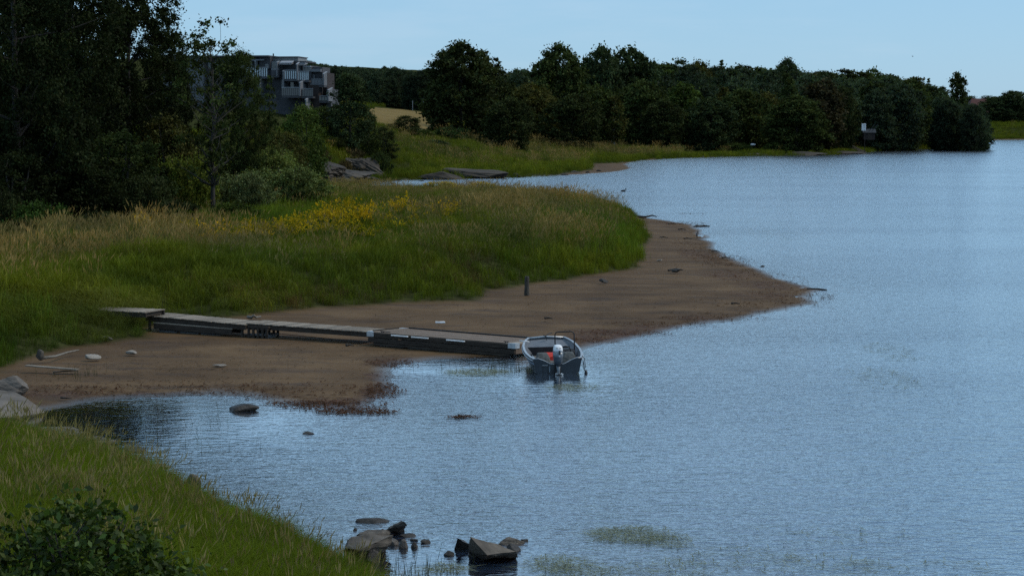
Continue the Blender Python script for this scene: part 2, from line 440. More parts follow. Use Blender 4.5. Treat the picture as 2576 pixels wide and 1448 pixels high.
def water_material():
    m, N, L, B, O = nodes("river_water")
    N.remove(B)
    geo = N.new('ShaderNodeNewGeometry')
    def noise(scale, detail, stretch, rot=0.0, rough=.5, dist=0.0):
        mp = N.new('ShaderNodeMapping'); mp.inputs['Scale'].default_value = stretch; mp.inputs['Rotation'].default_value = (0, 0, rot)
        L.new(geo.outputs['Position'], mp.inputs['Vector'])
        nz = N.new('ShaderNodeTexNoise'); nz.inputs['Scale'].default_value = scale; nz.inputs['Detail'].default_value = detail
        nz.inputs['Roughness'].default_value = rough; nz.inputs['Distortion'].default_value = dist
        L.new(mp.outputs['Vector'], nz.inputs['Vector']); return nz.outputs['Fac']
    def math_(op, a, b):
        x = N.new('ShaderNodeMath'); x.operation = op
        for i, v in enumerate((a, b)):
            if isinstance(v, (int, float)): x.inputs[i].default_value = v
            else: L.new(v, x.inputs[i])
        return x.outputs[0]
    h = math_('ADD', math_('MULTIPLY', noise(1.6, 3, (.5, 1.0, 1), .25, .5, .4), 0.9), math_('ADD', math_('MULTIPLY', noise(4.0, 3, (.55, 1.0, 1), -.2, .55, .3), 0.6), math_('MULTIPLY', noise(9, 2, (.55, 1.0, 1), .1, .55, .2), 0.35)))
    calm = noise(.045, 4, (.5, 1.3, 1), .1)
    cr = N.new('ShaderNodeMapRange'); cr.inputs['From Min'].default_value = .38; cr.inputs['From Max'].default_value = .62
    cr.inputs['To Min'].default_value = .8; cr.inputs['To Max'].default_value = 1.12
    L.new(calm, cr.inputs['Value'])
    da = N.new('ShaderNodeAttribute'); da.attribute_name = 'shelter'
    near = N.new('ShaderNodeMapRange'); near.inputs['From Min'].default_value = 0; near.inputs['From Max'].default_value = 1
    near.inputs['To Min'].default_value = 1; near.inputs['To Max'].default_value = .16
    L.new(da.outputs['Fac'], near.inputs['Value'])
    amp = math_('MULTIPLY', cr.outputs[0], near.outputs[0])
    bp = N.new('ShaderNodeBump'); bp.inputs['Distance'].default_value = .085
    L.new(amp, bp.inputs['Strength']); L.new(h, bp.inputs['Height'])
    gl = N.new('ShaderNodeBsdfGlossy');  gl.inputs['Color'].default_value = (1, 1, 1, 1)
    rr = N.new('ShaderNodeMapRange'); rr.inputs['From Min'].default_value = 0; rr.inputs['From Max'].default_value = 1
    rr.inputs['To Min'].default_value = .14; rr.inputs['To Max'].default_value = .03     # open water carries finer chop, the sheltered pool is smooth
    L.new(da.outputs['Fac'], rr.inputs['Value']); L.new(rr.outputs[0], gl.inputs['Roughness'])
    L.new(bp.outputs['Normal'], gl.inputs['Normal'])
    deep = N.new('ShaderNodeBsdfDiffuse'); deep.inputs['Color'].default_value = (.048, .090, .165, 1)
    clear = N.new('ShaderNodeBsdfTransparent'); clear.inputs['Color'].default_value = (.62, .52, .40, 1)
    dp = N.new('ShaderNodeAttribute'); dp.attribute_name = 'murk'
    body = N.new('ShaderNodeMixShader'); L.new(dp.outputs['Fac'], body.inputs[0]); L.new(clear.outputs[0], body.inputs[1]); L.new(deep.outputs[0], body.inputs[2])
    fr = N.new('ShaderNodeFresnel'); fr.inputs['IOR'].default_value = 1.34; L.new(bp.outputs['Normal'], fr.inputs['Normal'])
    mx = N.new('ShaderNodeMixShader'); L.new(math_('MINIMUM', math_('MULTIPLY', fr.outputs[0], 1.95), 1.0), mx.inputs[0]); L.new(body.outputs[0], mx.inputs[1]); L.new(gl.outputs[0], mx.inputs[2])
    L.new(mx.outputs[0], O.inputs['Surface'])
    return m
wet_v = gdw < 1.5
keep = wet_v[quads].any(1)
used = np.unique(quads[keep]); remap = -np.ones(nr * nc, int); remap[used] = np.arange(len(used))
Vw = np.stack([XX.ravel(), YY.ravel() * S, np.zeros(nr * nc)], -1)[used]
me = mesh_np("river", Vw, remap[quads[keep]], water_material(), True)
fattr(me, 'murk', 1 - np.exp(-np.clip(-gz[used], 0, 5) / 0.28)); fattr(me, 'shelter', np.clip(blob(Vw[:, 0], Vw[:, 1], [(300, 1070, 5, 4, 1.2), (560, 1070, 3, 3, 1.0), (1130, 925, 3.2, 1.3, 1.3), (1390, 950, 2.2, 2.6, 1.0), (1050, 1420, 2.5, 1.5, .8), (1240, 1420, 1.5, 1.5, .7)], 0), 0, 1))
tag(link("river", me), kind='structure')

# ------------------------------------------------------------------ foliage tools
def leaf_material(name, trans=0.25, rough=0.6, spec=0.3, inst=False, base=(1, 1, 1)):
    """colour comes from the object's own tint (or the tint stored on each tuft) times a per leaf shade"""
    m, N, L, B, O = nodes(name)
    at_ = N.new('ShaderNodeAttribute'); at_.attribute_name = 'shade'
    if inst:
        tn = N.new('ShaderNodeAttribute'); tn.attribute_type = 'INSTANCER'; tn.attribute_name = 'tint'; tint = tn.outputs['Color']
    else:
        tn = N.new('ShaderNodeObjectInfo'); tint = tn.outputs['Color']
    mx = N.new('ShaderNodeMix'); mx.data_type = 'RGBA'; mx.blend_type = 'MULTIPLY'; mx.inputs[0].default_value = 1
    L.new(tint, mx.inputs[6]); L.new(at_.outputs['Color'], mx.inputs[7])
    N.remove(B)
    df = N.new('ShaderNodeBsdfDiffuse'); L.new(mx.outputs[2], df.inputs['Color'])
    tr = N.new('ShaderNodeBsdfTranslucent')
    wm = N.new('ShaderNodeMix'); wm.data_type = 'RGBA'; wm.blend_type = 'MULTIPLY'; wm.inputs[0].default_value = 1
    L.new(mx.outputs[2], wm.inputs[6]); wm.inputs[7].default_value = (1.25, 1.2, .5, 1)
    L.new(wm.outputs[2], tr.inputs['Color'])
    ms = N.new('ShaderNodeMixShader'); ms.inputs[0].default_value = trans
    L.new(df.outputs[0], ms.inputs[1]); L.new(tr.outputs[0], ms.inputs[2])
    gl = N.new('ShaderNodeBsdfGlossy'); gl.inputs['Roughness'].default_value = rough
    m2 = N.new('ShaderNodeMixShader'); m2.inputs[0].default_value = spec * 0.06
    L.new(ms.outputs[0], m2.inputs[1]); L.new(gl.outputs[0], m2.inputs[2])
    L.new(m2.outputs[0], O.inputs['Surface'])
    return m
LEAF = leaf_material("leaves", .24, spec=.07)
LEAF_GLOSS = leaf_material("glossy_leaves", .28, .45, .25)
GRASS = leaf_material("grass_blades", .34, inst=True, spec=.12)
BARK = noise_mat("bark", (.022, .019, .015), (.060, .053, .045), 6, .95, bump=.6, stretch=(3, 3, .6))
BARK_PALE = noise_mat("pale_bark", (.10, .095, .085), (.22, .21, .19), 5, .9, bump=.3, stretch=(1, 1, .5))

def leaf_quads(C, size, rng, up=0.3, length=1.5):
    """diamond leaves at the points C"""
    n = len(C)
    nrm = rng.normal(size=(n, 3)); nrm[:, 2] += up; nrm /= np.linalg.norm(nrm, axis=1)[:, None]
    a = np.cross(nrm, rng.normal(size=(n, 3))); a /= np.linalg.norm(a, axis=1)[:, None] + 1e-9
    b = np.cross(nrm, a)
    s = (size * (0.6 + 0.8 * rng.random(n)))[:, None]
    V = np.empty((n, 4, 3))
    V[:, 0] = C - a * s * length * .5; V[:, 2] = C + a * s * length * .5
    V[:, 1] = C - b * s * .42 + nrm * s * .12 + a * s * .1; V[:, 3] = C + b * s * .42 + nrm * s * .12 + a * s * .1
    return V.reshape(-1, 3), np.arange(4 * n).reshape(n, 4)
def crown_mesh(name, mat, clumps, radii, per, leaf, rng, flat=.75, droop=0.0, up=.3):
    C = []; sh = []
    for c, r in zip(clumps, radii):
        k = max(6, int(per * (r / np.mean(radii)) ** 2))
        d = rng.normal(size=(k, 3)); d /= np.linalg.norm(d, axis=1)[:, None]
        d *= np.minimum(np.abs(rng.normal(size=k)) * .62, 1.5)[:, None] * r
        d[:, 2] *= flat
        d[:, 2] -= droop * r * rng.random(k) ** 2
        C.append(c + d); sh.append(np.full(k, .50 + 1.05 * rng.random() ** 1.3) * (.7 + .6 * rng.random(k)))
    C = np.concatenate(C); sh = np.concatenate(sh)
    V, F = leaf_quads(C, leaf, rng, up)
    me = mesh_np(name, V, F, mat)
    s4 = np.repeat(sh, 4)
    cattr(me, 'shade', np.stack([s4 * (1 + .10 * np.sin(s4 * 40)), s4, s4 * .9], -1))
    return me
def limbs_mesh(name, mat, H, r0, clumps, rng, n_limbs=14, start=.25, lean=0.03, trunk_top=.92, stems=1, spread=0.0):
    b = MB()
    for s in range(stems):
        ang = 2 * math.pi * s / max(stems, 1) + rng.random()
        off = Vector((math.cos(ang), math.sin(ang), 0)) * spread
        pts = []; rr = []
        for i in range(8):
            t = i / 7
            pts.append(Vector((rng.normal() * lean * H * t * .5, rng.normal() * lean * H * t * .5, H * trunk_top * t)) + off * t * H + off * .15)
            rr.append(r0 * (1 - t) ** .8 * (1.25 if i == 0 else 1) + .012 * H ** .5 * .4)
        b.tube(pts, rr, 7)
        order = rng.permutation(len(clumps))[:max(1, n_limbs // stems)]
        for j in order:
            c = Vector(clumps[j])
            hz = max(start * H, min(c.z - .12 * H * (.5 + rng.random()), H * .86))
            f = hz / (H * trunk_top) * 7; i0 = min(6, int(f)); p0 = pts[i0].lerp(pts[i0 + 1], f - i0)
            mid = p0.lerp(c, .5) + Vector((rng.normal() * .03 * H, rng.normal() * .03 * H, -.01 * H))
            r1 = r0 * (1 - hz / H) * .42 + .012
            b.tube([p0, mid, c], [r1, r1 * .6, .012], 5, cap=False)
    return b.mesh(name, mat, True)

def envelope(kind, u):
    """crown half width (share of crown width) at share u of crown height"""
    if kind == 'dome': return np.sqrt(np.clip(1 - (np.clip(u, .0, 1) ** 3.6), 0, 1)) * (0.78 + .22 * np.minimum(1, u / .25))
    if kind == 'round': return np.sqrt(np.clip(1 - (2 * u - .92) ** 2 / 1.18, 0, 1))
    if kind == 'oval': return np.clip(np.sin(np.pi * np.clip(u * .93 + .03, 0, 1) ** .95), 0, 1) ** .5
    if kind == 'column': return np.clip(np.sin(np.pi * np.clip(u * .92 + .06, 0, 1)), 0, 1) ** .45
    if kind == 'cone': return np.clip(1 - u, 0, 1) ** .85 * .95 + .05
    if kind == 'pine': return np.clip(np.sin(np.pi * np.clip(u * .8 + .15, 0, 1)), 0, 1) ** .6
    return 1 - u
TREES = {}
def tree_proto(key, kind, H, W, base, n_clump, per, leaf, clump_r, seed, bark=BARK, r0=None, flat=.75, droop=0, limbs=14, irregular=.25, stems=1, spread=0, surface=.6, mat=None, trunk_top=.92):
    rng = np.random.default_rng(seed)
    cl = []; rad = []
    while len(cl) < n_clump:
        u = rng.random(); a = rng.random() * 2 * math.pi
        w = float(envelope(kind, np.array(u))) * W / 2
        lob = 1 + irregular * (math.sin(a * 2 + seed) * .5 + math.sin(a * 3 + u * 6 + seed * 2) * .5)
        q = rng.random(); q = (surface + (1 - surface) * q) if rng.random() < .7 else math.sqrt(q)
        rr = max(0, w * lob - clump_r * .5) * q
        if rng.random() > (w / (W / 2)) + .15: continue
        z = H * base + u * (H * (1 - base) - clump_r * .6)
        cl.append((rr * math.cos(a), rr * math.sin(a), z)); rad.append(clump_r * (.65 + .7 * rng.random()))
    cl = np.array(cl); rad = np.array(rad)
    cm = crown_mesh(key + "_crown", mat or LEAF, cl, rad, per, leaf, rng, flat, droop)
    tm = limbs_mesh(key + "_trunk", bark, H, r0 or H * .016, cl, rng, limbs, max(.08, base * .8), stems=stems, spread=spread, trunk_top=trunk_top)
    TREES[key] = (cm, tm, H, W)
def spruce_proto(key, H, W, seed, leaf=.3):
    rng = np.random.default_rng(seed); cl = []; rad = []
    n = int(H * 1.5)
    for i in range(n):
        u = (i + .5) / n; z = H * (.06 + .93 * u); w = W / 2 * (1 - u) ** .9 + .12
        k = max(4, int(13 * (1 - u) + 3))
        for j in range(k):
            a = 2 * math.pi * j / k + rng.random() * .6
            for q in (.55, .95):
                rr = w * q * (.8 + .35 * rng.random())
                cl.append((rr * math.cos(a), rr * math.sin(a), z - rr * .28 + rng.normal() * .1)); rad.append(.28 + .5 * (1 - u))
    cl = np.array(cl); rad = np.array(rad)
    cm = crown_mesh(key + "_crown", LEAF, cl, rad, 16, leaf, rng, .5, .4)
    tm = limbs_mesh(key + "_trunk", BARK, H, H * .014, cl, rng, 10, .1, .005, .97)
    TREES[key] = (cm, tm, H, W)
def place_tree(key, name, x, y, height, width, label, cat='tree', group=None, tint=(.035, .048, .020), rot=None, z=None, parts=True):
    cm, tm, H, W = TREES[key]
    rnd = random.Random(int(x * 97 + y * 13))
    gz_ = zat(x, y) if z is None else z
    e = empty(name, (x, y, gz_ - .05), label, cat, group)
    e.rotation_euler = (0, 0, rnd.random() * 6.28 if rot is None else rot)
    e.scale = (width / W, width / W, height / H)
    c = link("crown", cm, e); c.color = (*tint, 1)
    link("trunk", tm, e)
    return e

# near-to-middle distance trees (fine leaves), far trees (coarser leaf clumps)
tree_proto('big_a', 'oval', 24, 13, .10, 500, 175, .165, .95, 1, limbs=40, irregular=.5, r0=.34, droop=.6)
tree_proto('big_b', 'dome', 24, 13, .08, 500, 175, .165, 1.0, 2, limbs=40, irregular=.5, r0=.36, droop=.4)
tree_proto('alder', 'oval', 14, 6.5, .22, 92, 75, .14, .55, 5, limbs=60, irregular=.5, r0=.17, surface=.25, trunk_top=.84)
tree_proto('mid', 'column', 12, 6, .03, 240, 90, .19, .72, 6, limbs=20, irregular=.35)
tree_proto('bushy', 'round', 9, 7, .02, 240, 90, .16, .75, 7, limbs=20, irregular=.35, stems=3, spread=.12)
tree_proto('willow', 'dome', 4, 7, .0, 220, 100, .12, .55, 8, limbs=24, irregular=.35, stems=5, spread=.25, r0=.05, flat=.9)
tree_proto('scrub', 'dome', 2.5, 5, .0, 130, 90, .11, .45, 9, limbs=16, irregular=.4, stems=5, spread=.3, r0=.03)
tree_proto('far_dome', 'dome', 22, 16, .02, 460, 80, .42, 1.30, 11, limbs=10, irregular=.18)
tree_proto('far_round', 'round', 18, 14, .03, 300, 72, .42, 1.25, 12, limbs=10, irregular=.35)
tree_proto('far_oval', 'oval', 20, 10, .04, 260, 70, .40, 1.10, 13, limbs=12, irregular=.4)
tree_proto('far_birch', 'oval', 19, 7, .18, 130, 50, .40, .95, 14, BARK_PALE, limbs=22, irregular=.4, droop=.6, surface=.35)
tree_proto('far_pine', 'pine', 20, 8, .42, 95, 60, .40, 1.05, 15, limbs=22, irregular=.5, flat=.5)
tree_proto('far_poplar', 'column', 20, 7, .12, 170, 52, .42, .95, 16, limbs=16, irregular=.3)
spruce_proto('far_spruce', 19, 7, 17, .38)
spruce_proto('small_spruce', 9, 4, 18, .20)

# ------------------------------------------------------------------ tree placing
def tree_px(key, name, px, D, top, wpx, label, group=None, tint=(.030, .042, .018), cat='tree', rot=None):
    p = at(px, top, D)
    h = max(1.0, p.z - zat(p.x, p.y))
    return place_tree(key, name, p.x, p.y, h, wpx * p.y / FPX, label, cat, group, tint, rot)
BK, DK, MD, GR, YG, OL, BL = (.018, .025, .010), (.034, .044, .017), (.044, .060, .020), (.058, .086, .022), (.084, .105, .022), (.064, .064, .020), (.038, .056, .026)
# the dark wood on the left bank
WL_ = 'trees of the left bank'
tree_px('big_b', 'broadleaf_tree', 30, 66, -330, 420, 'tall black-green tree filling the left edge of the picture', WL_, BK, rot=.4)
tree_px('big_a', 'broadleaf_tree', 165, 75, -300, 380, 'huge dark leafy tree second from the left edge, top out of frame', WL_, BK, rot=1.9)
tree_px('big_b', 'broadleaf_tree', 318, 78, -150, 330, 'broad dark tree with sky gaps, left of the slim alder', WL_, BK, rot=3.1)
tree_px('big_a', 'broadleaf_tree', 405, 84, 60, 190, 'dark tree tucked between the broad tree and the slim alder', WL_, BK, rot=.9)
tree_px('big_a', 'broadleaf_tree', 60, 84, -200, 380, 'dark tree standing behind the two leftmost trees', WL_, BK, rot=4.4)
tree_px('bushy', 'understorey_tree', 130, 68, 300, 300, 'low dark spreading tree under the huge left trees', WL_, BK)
tree_px('bushy', 'understorey_tree', 300, 70, 330, 260, 'low dark rounded tree left of the alder trunk', WL_, MD)
tree_px('bushy', 'understorey_tree', 425, 76, 290, 190, 'leafy understorey tree with yellowish sprays beside the alder', WL_, OL)
tree_px('alder', 'alder_tree', 532, 70, 22, 225, 'slim alder with bare straight trunk and open crown in front of the building', WL_, MD, rot=2.2)
tree_px('big_a', 'broadleaf_tree', 598, 84, 120, 150, 'dense dark tree hiding the left balconies, right of the alder', WL_, MD, rot=2.7)
tree_px('small_spruce', 'small_spruce_tree', 678, 92, 182, 85, 'narrow pointed young conifer in front of the balconies', WL_, MD)
tree_px('bushy', 'understorey_tree', 650, 90, 300, 150, 'dark leafy tree below the balconies', WL_, OL)
tree_px('bushy', 'bush', 760, 118, 262, 150, 'bright green rounded bush below the building', WL_, GR, 'bush')
tree_px('bushy', 'bush', 720, 104, 330, 130, 'olive bush on the slope above the rocks', WL_, OL, 'bush')
tree_px('bushy', 'bush', 812, 154, 268, 110, 'dark bush right below the building corner', WL_, MD, 'bush')
tree_px('mid', 'broadleaf_tree', 880, 152, 180, 120, 'dark upright tree right of the building on the rocky bank', WL_, BL, rot=.3)
tree_px('bushy', 'bush', 962, 160, 318, 85, 'dark bush on top of the rock slope by the field', WL_, DK, 'bush')
tree_px('bushy', 'bush', 925, 156, 275, 60, 'small tree with drooping tip against the golden field', WL_, MD, 'bush')
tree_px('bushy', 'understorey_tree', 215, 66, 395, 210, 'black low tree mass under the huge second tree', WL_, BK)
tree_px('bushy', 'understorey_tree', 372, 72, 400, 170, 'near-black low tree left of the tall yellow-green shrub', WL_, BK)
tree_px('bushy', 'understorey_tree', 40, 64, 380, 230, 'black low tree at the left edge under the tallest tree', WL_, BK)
SH = 'shrubs along the left meadow edge'
tree_px('willow', 'willow_shrub', 722, 76, 412, 225, 'big grey-green willow shrub at the corner of the flower meadow', SH, (.110, .140, .050), 'shrub')
tree_px('willow', 'willow_shrub', 690, 86, 366, 180, 'tall light green shrub behind the big willow', SH, (.125, .155, .046), 'shrub')
tree_px('willow', 'willow_shrub', 610, 73, 425, 160, 'pale-tipped willow shrub beside the alder trunk', SH, (.118, .145, .066), 'shrub')
tree_px('scrub', 'shrub', 585, 68, 505, 170, 'low dark green shrub in front of the willows', SH, (.050, .072, .016), 'shrub')
tree_px('willow', 'shrub', 470, 72, 380, 170, 'tall yellow-green shrub left of the alder trunk', SH, (.115, .140, .026), 'shrub')
tree_px('willow', 'shrub', 365, 67, 430, 190, 'dark shrub between the low trees and the meadow', SH, DK, 'shrub')
tree_px('scrub', 'shrub', 440, 65, 500, 150, 'low dark shrub at the back of the pale grass', SH, DK, 'shrub')
tree_px('scrub', 'shrub', 240, 63, 530, 190, 'low dark shrub under the broad tree', SH, DK, 'shrub')
tree_px('scrub', 'shrub', 105, 61, 500, 160, 'fresh green shrub at the left wood edge', SH, (.044, .080, .018), 'shrub')
tree_px('scrub', 'shrub', 60, 57, 545, 110, 'small olive shrub beside the grey boulder at the left edge', SH, OL, 'shrub')
tree_px('scrub', 'shrub', 5, 62, 470, 140, 'dark shrub cut by the left picture edge', SH, DK, 'shrub')
tree_px('scrub', 'shrub', 890, 150, 372, 60, 'brownish shrub on the rock slope', SH, (.055, .045, .024), 'shrub')
tree_px('scrub', 'shrub', 905, 147, 395, 40, 'small rusty tuft shrub low on the rock slope', SH, (.070, .052, .024), 'shrub')
tree_px('scrub', 'shrub', 800, 142, 366, 60, 'tan shrub above the pale rock', SH, (.065, .052, .022), 'shrub')
tree_px('scrub', 'shrub', 868, 139, 400, 56, 'low tan shrub in a cleft of the shelving rock', SH, (.075, .055, .025), 'shrub')
tree_px('scrub', 'shrub', 956, 147, 378, 62, 'dark shrub hanging over the right edge of the rock face', SH, MD, 'shrub')
tree_px('scrub', 'shrub', 792, 128, 396, 72, 'olive shrub growing at the left end of the pale rock slope', SH, OL, 'shrub')
tree_px('bushy', 'shrub', 835, 150, 345, 90, 'dark shrub under the upright tree', SH, DK, 'shrub')
FB = 'bushes on the far meadow'
tree_px('bushy', 'bush', 1022, 192, 290, 95, 'dark round bush in front of the golden field', FB, DK, 'bush')
tree_px('scrub', 'bush', 1095, 186, 350, 78, 'blue-green willow bush in the middle of the far meadow', FB, (.036, .060, .034), 'bush')
tree_px('scrub', 'bush', 1215, 208, 352, 58, 'blue-green bush at the foot of the dome tree', FB, (.036, .058, .034), 'bush')
tree_px('scrub', 'bush', 1165, 190, 372, 30, 'small dark tuft of a bush in the far grass', FB, MD, 'bush')
tree_px('scrub', 'bush', 1310, 226, 354, 36, 'small bush right of the dome tree in the far grass', FB, (.034, .052, .030), 'bush')
tree_px('scrub', 'bush', 1135, 204, 318, 110, 'leafy green bramble bank below the dome tree', FB, (.034, .058, .020), 'bush')
tree_px('scrub', 'bush', 1068, 200, 325, 60, 'bright green bramble mound by the dark round bush', FB, (.050, .072, .018), 'bush')
PT = 'low bushes at the foot of the far wood'
for px, D, top, w, lab in ((2462, 404, 334, 46, 'low bush on the tip of the right point'), (2228, 312, 350, 60, 'low green bush on the yellow-green bank right of the boathouse'), (2296, 332, 346, 70, 'spreading bush on the bank below the tall leafy tree'), (2352, 352, 348, 64, 'low bush at the waterline under the broad right tree'), (1700, 262, 362, 70, 'low bush where the far meadow meets the wood shore'), (1850, 268, 358, 90, 'low bush by the white dinghy'), (1950, 266, 356, 70, 'low bush left of the sweeping dark tree')):
    tree_px('scrub', 'bush', px, D, top, w, lab, PT, (.060, .080, .022), 'bush')
# wood along the far shore: front row, then ridge
FS = 'trees of the far shore wood'
front = [
 ('far_dome', 1160, 214, 102, 180, DK, 'huge dark dome-shaped tree alone at the left of the far wood'),
 ('far_oval', 1228, 224, 138, 95, DK, 'dark shoulder tree growing against the right of the dome tree'),
 ('far_round', 1278, 206, 246, 105, DK, 'low dark rounded tree right of the dome tree'),
 ('far_round', 1335, 240, 208, 120, OL, 'brownish rounded tree left of the tall twin crowns'),
 ('far_dome', 1408, 246, 108, 140, MD, 'tall broad tree, second highest crown of the far wood'),
 ('far_round', 1440, 234, 235, 120, DK, 'dark low tree in front of the tall broad tree'),
 ('far_round', 1512, 280, 112, 110, BL, 'dense crown with spiky top right of the tall broad tree'),
 ('far_round', 1588, 286, 115, 125, BL, 'wide spiky-topped crown, third along the skyline'),
 ('far_round', 1500, 258, 212, 110, MD, 'mid-height leafy tree below the spiky crowns'),
 ('far_birch', 1546, 256, 238, 62, OL, 'thin birch with pale bare trunk at the far meadow edge'),
 ('far_round', 1612, 272, 200, 120, MD, 'rounded leafy tree right of the thin birch'),
 ('far_round', 1668, 268, 250, 100, DK, 'low dark tree where the far meadow ends'),
 ('far_oval', 1722, 278, 205, 95, GR, 'green oval tree over the start of the far shore'),
 ('far_round', 1790, 270, 245, 110, BL, 'blue-green low tree overhanging the shore left of the gap'),
 ('far_birch', 1822, 284, 215, 60, OL, 'sparse greyish tree with pale limbs above the shore'),
 ('far_round', 1862, 276, 222, 120, MD, 'broad leafy tree left of the picnic clearing'),
 ('far_round', 1925, 282, 232, 100, OL, 'olive tree behind the picnic clearing'),
 ('far_dome', 2005, 268, 238, 135, MD, 'dark tree with low sweeping boughs right of the picnic clearing'),
 ('far_birch', 1979, 292, 178, 55, MD, 'birch showing a white trunk in the middle of the wood'),
 ('far_oval', 2068, 278, 196, 110, (.040, .036, .020), 'rusty-topped dark tree over the shore rocks'),
 ('far_round', 2118, 286, 215, 95, DK, 'dark tree left of the white notice board'),
 ('far_oval', 2196, 306, 205, 95, MD, 'leafy tree right of the white notice board'),
 ('far_round', 2235, 318, 250, 100, BL, 'low blue-green tree above the yellow-green bank'),
 ('far_oval', 2285, 330, 196, 105, MD, 'tall leafy tree toward the right end of the wood'),
 ('far_dome', 2345, 348, 215, 110, BL, 'broad tree at the right shoulder of the wood'),
 ('far_round', 2398, 372, 262, 120, MD, 'rounded tree sloping down to the point'),
 ('far_round', 2445, 398, 292, 60, BL, 'last small tree on the point at the right'),
 ('far_poplar', 2411, 402, 179, 62, MD, 'tall poplar standing above the right end of the wood'),
 ('far_birch', 2370, 398, 214, 48, MD, 'slim feathery tree just left of the tall poplar')]
for key, px, D, top, w, tint, lab in front:
    tree_px(key, 'broadleaf_tree' if 'birch' not in key else 'birch_tree', px, D, top, w * (1.25 if 'birch' not in key and key != 'far_poplar' and px < 2380 and not 2100 < px < 2210 else .85 if px > 2390 else 1), lab, FS, tint)
RS = 'skyline trees of the far wood'
rel = ['first', 'second', 'third', 'fourth', 'fifth', 'sixth', 'seventh', 'eighth', 'ninth', 'tenth', 'eleventh', 'twelfth', 'thirteenth', 'fourteenth', 'fifteenth']
ridge = [('far_oval', 1462, 335, 152, 90), ('far_pine', 1650, 350, 146, 70), ('far_oval', 1702, 352, 146, 90), ('far_round', 1755, 354, 151, 90), ('far_spruce', 1815, 356, 150, 70), ('far_oval', 1868, 358, 160, 90),
         ('far_pine', 1925, 362, 160, 65), ('far_dome', 1980, 352, 145, 82), ('far_birch', 2042, 365, 180, 60), ('far_pine', 2092, 368, 171, 80), ('far_pine', 2148, 370, 165, 85), ('far_oval', 2192, 372, 168, 70),
         ('far_pine', 2240, 378, 178, 80), ('far_pine', 2300, 382, 186, 85), ('far_spruce', 2336, 388, 196, 50)]
kindname = {'far_oval': 'oval leafy tree', 'far_pine': 'flat-topped pine', 'far_round': 'round leafy tree', 'far_spruce': 'pointed spruce', 'far_dome': 'domed tree poking highest', 'far_birch': 'thin birch'}
for i, (key, px, D, top, w) in enumerate(ridge):
    tree_px(key, {'far_pine': 'pine_tree', 'far_spruce': 'spruce_tree'}.get(key, 'broadleaf_tree'), px, D, top, w * 1.3, '%s on the far wood skyline, %s of its back row from left' % (kindname[key], rel[i]), RS, (DK, GR, BL, OL, MD)[i % 5])
RR = 'trees on the distant right shore'
for key, px, D, top, w, lab in [('far_round', 2506, 566, 244, 95, 'dark round tree in front of the distant red-roofed house garden'), ('far_dome', 2545, 566, 228, 95, 'large dark tree at the distant right edge shore'),
        ('far_pine', 2572, 575, 226, 70, 'dark pine cut by the right picture edge'), ('far_oval', 2432, 610, 238, 60, 'thin distant tree left of the red-roofed house'), ('far_oval', 2488, 640, 240, 70, 'distant tree behind the red-roofed house'), ('far_round', 2610, 570, 240, 110, 'distant dark tree just past the right picture edge')]:
    tree_px(key, 'broadleaf_tree' if 'pine' not in key else 'pine_tree', px, D, top, w, lab, RR, BL)

# ------------------------------------------------------------------ scattering (uncountable growth)
def scatter(name, P, variant, protos, rotz, scale, tint, label, cat, tilt=None):
    me = bpy.data.meshes.new(name)
    me.vertices.add(len(P)); me.vertices.foreach_set('co', np.ascontiguousarray(P, dtype=np.float32).ravel())
    cattr(me, 'tint', tint); fattr(me, 'siz', scale)
    a = me.attributes.new('rotv', 'FLOAT_VECTOR', 'POINT')
    rv = np.zeros((len(P), 3), np.float32); rv[:, 2] = rotz
    if tilt is not None: rv[:, :2] = tilt
    a.data.foreach_set('vector', rv.ravel())
    va = me.attributes.new('kind_id', 'INT', 'POINT'); va.data.foreach_set('value', np.asarray(variant, dtype=np.int32))
    o = link(name, me); tag(o, label, cat, kind='stuff')
    nt = bpy.data.node_groups.new(name, 'GeometryNodeTree')
    nt.interface.new_socket('Geometry', in_out='INPUT', socket_type='NodeSocketGeometry')
    nt.interface.new_socket('Geometry', in_out='OUTPUT', socket_type='NodeSocketGeometry')
    N, L = nt.nodes, nt.links
    gi, go = N.new('NodeGroupInput'), N.new('NodeGroupOutput')
    jn = N.new('GeometryNodeJoinGeometry')
    def named(n, t):
        x = N.new('GeometryNodeInputNamedAttribute'); x.data_type = t; x.inputs['Name'].default_value = n
        return [s for s in x.outputs if s.enabled and s.name == 'Attribute'][0]
    kid, rv_, sz = named('kind_id', 'INT'), named('rotv', 'FLOAT_VECTOR'), named('siz', 'FLOAT')
    for i, pr in enumerate(protos):
        ob = N.new('GeometryNodeObjectInfo'); ob.inputs['Object'].default_value = pr; ob.inputs['As Instance'].default_value = True
        cmp_ = N.new('FunctionNodeCompare'); cmp_.data_type = 'INT'; cmp_.operation = 'EQUAL'
        ins = [s for s in cmp_.inputs if s.enabled]
        L.new(kid, ins[0]); ins[1].default_value = i
        ip = N.new('GeometryNodeInstanceOnPoints')
        L.new(gi.outputs[0], ip.inputs['Points']); L.new(cmp_.outputs[0], ip.inputs['Selection']); L.new(ob.outputs['Geometry'], ip.inputs['Instance'])
        L.new(rv_, ip.inputs['Rotation']); L.new(sz, ip.inputs['Scale']); L.new(ip.outputs[0], jn.inputs[0])
    L.new(jn.outputs[0], go.inputs[0])
    md = o.modifiers.new('grow', 'NODES'); md.node_group = nt
    return o
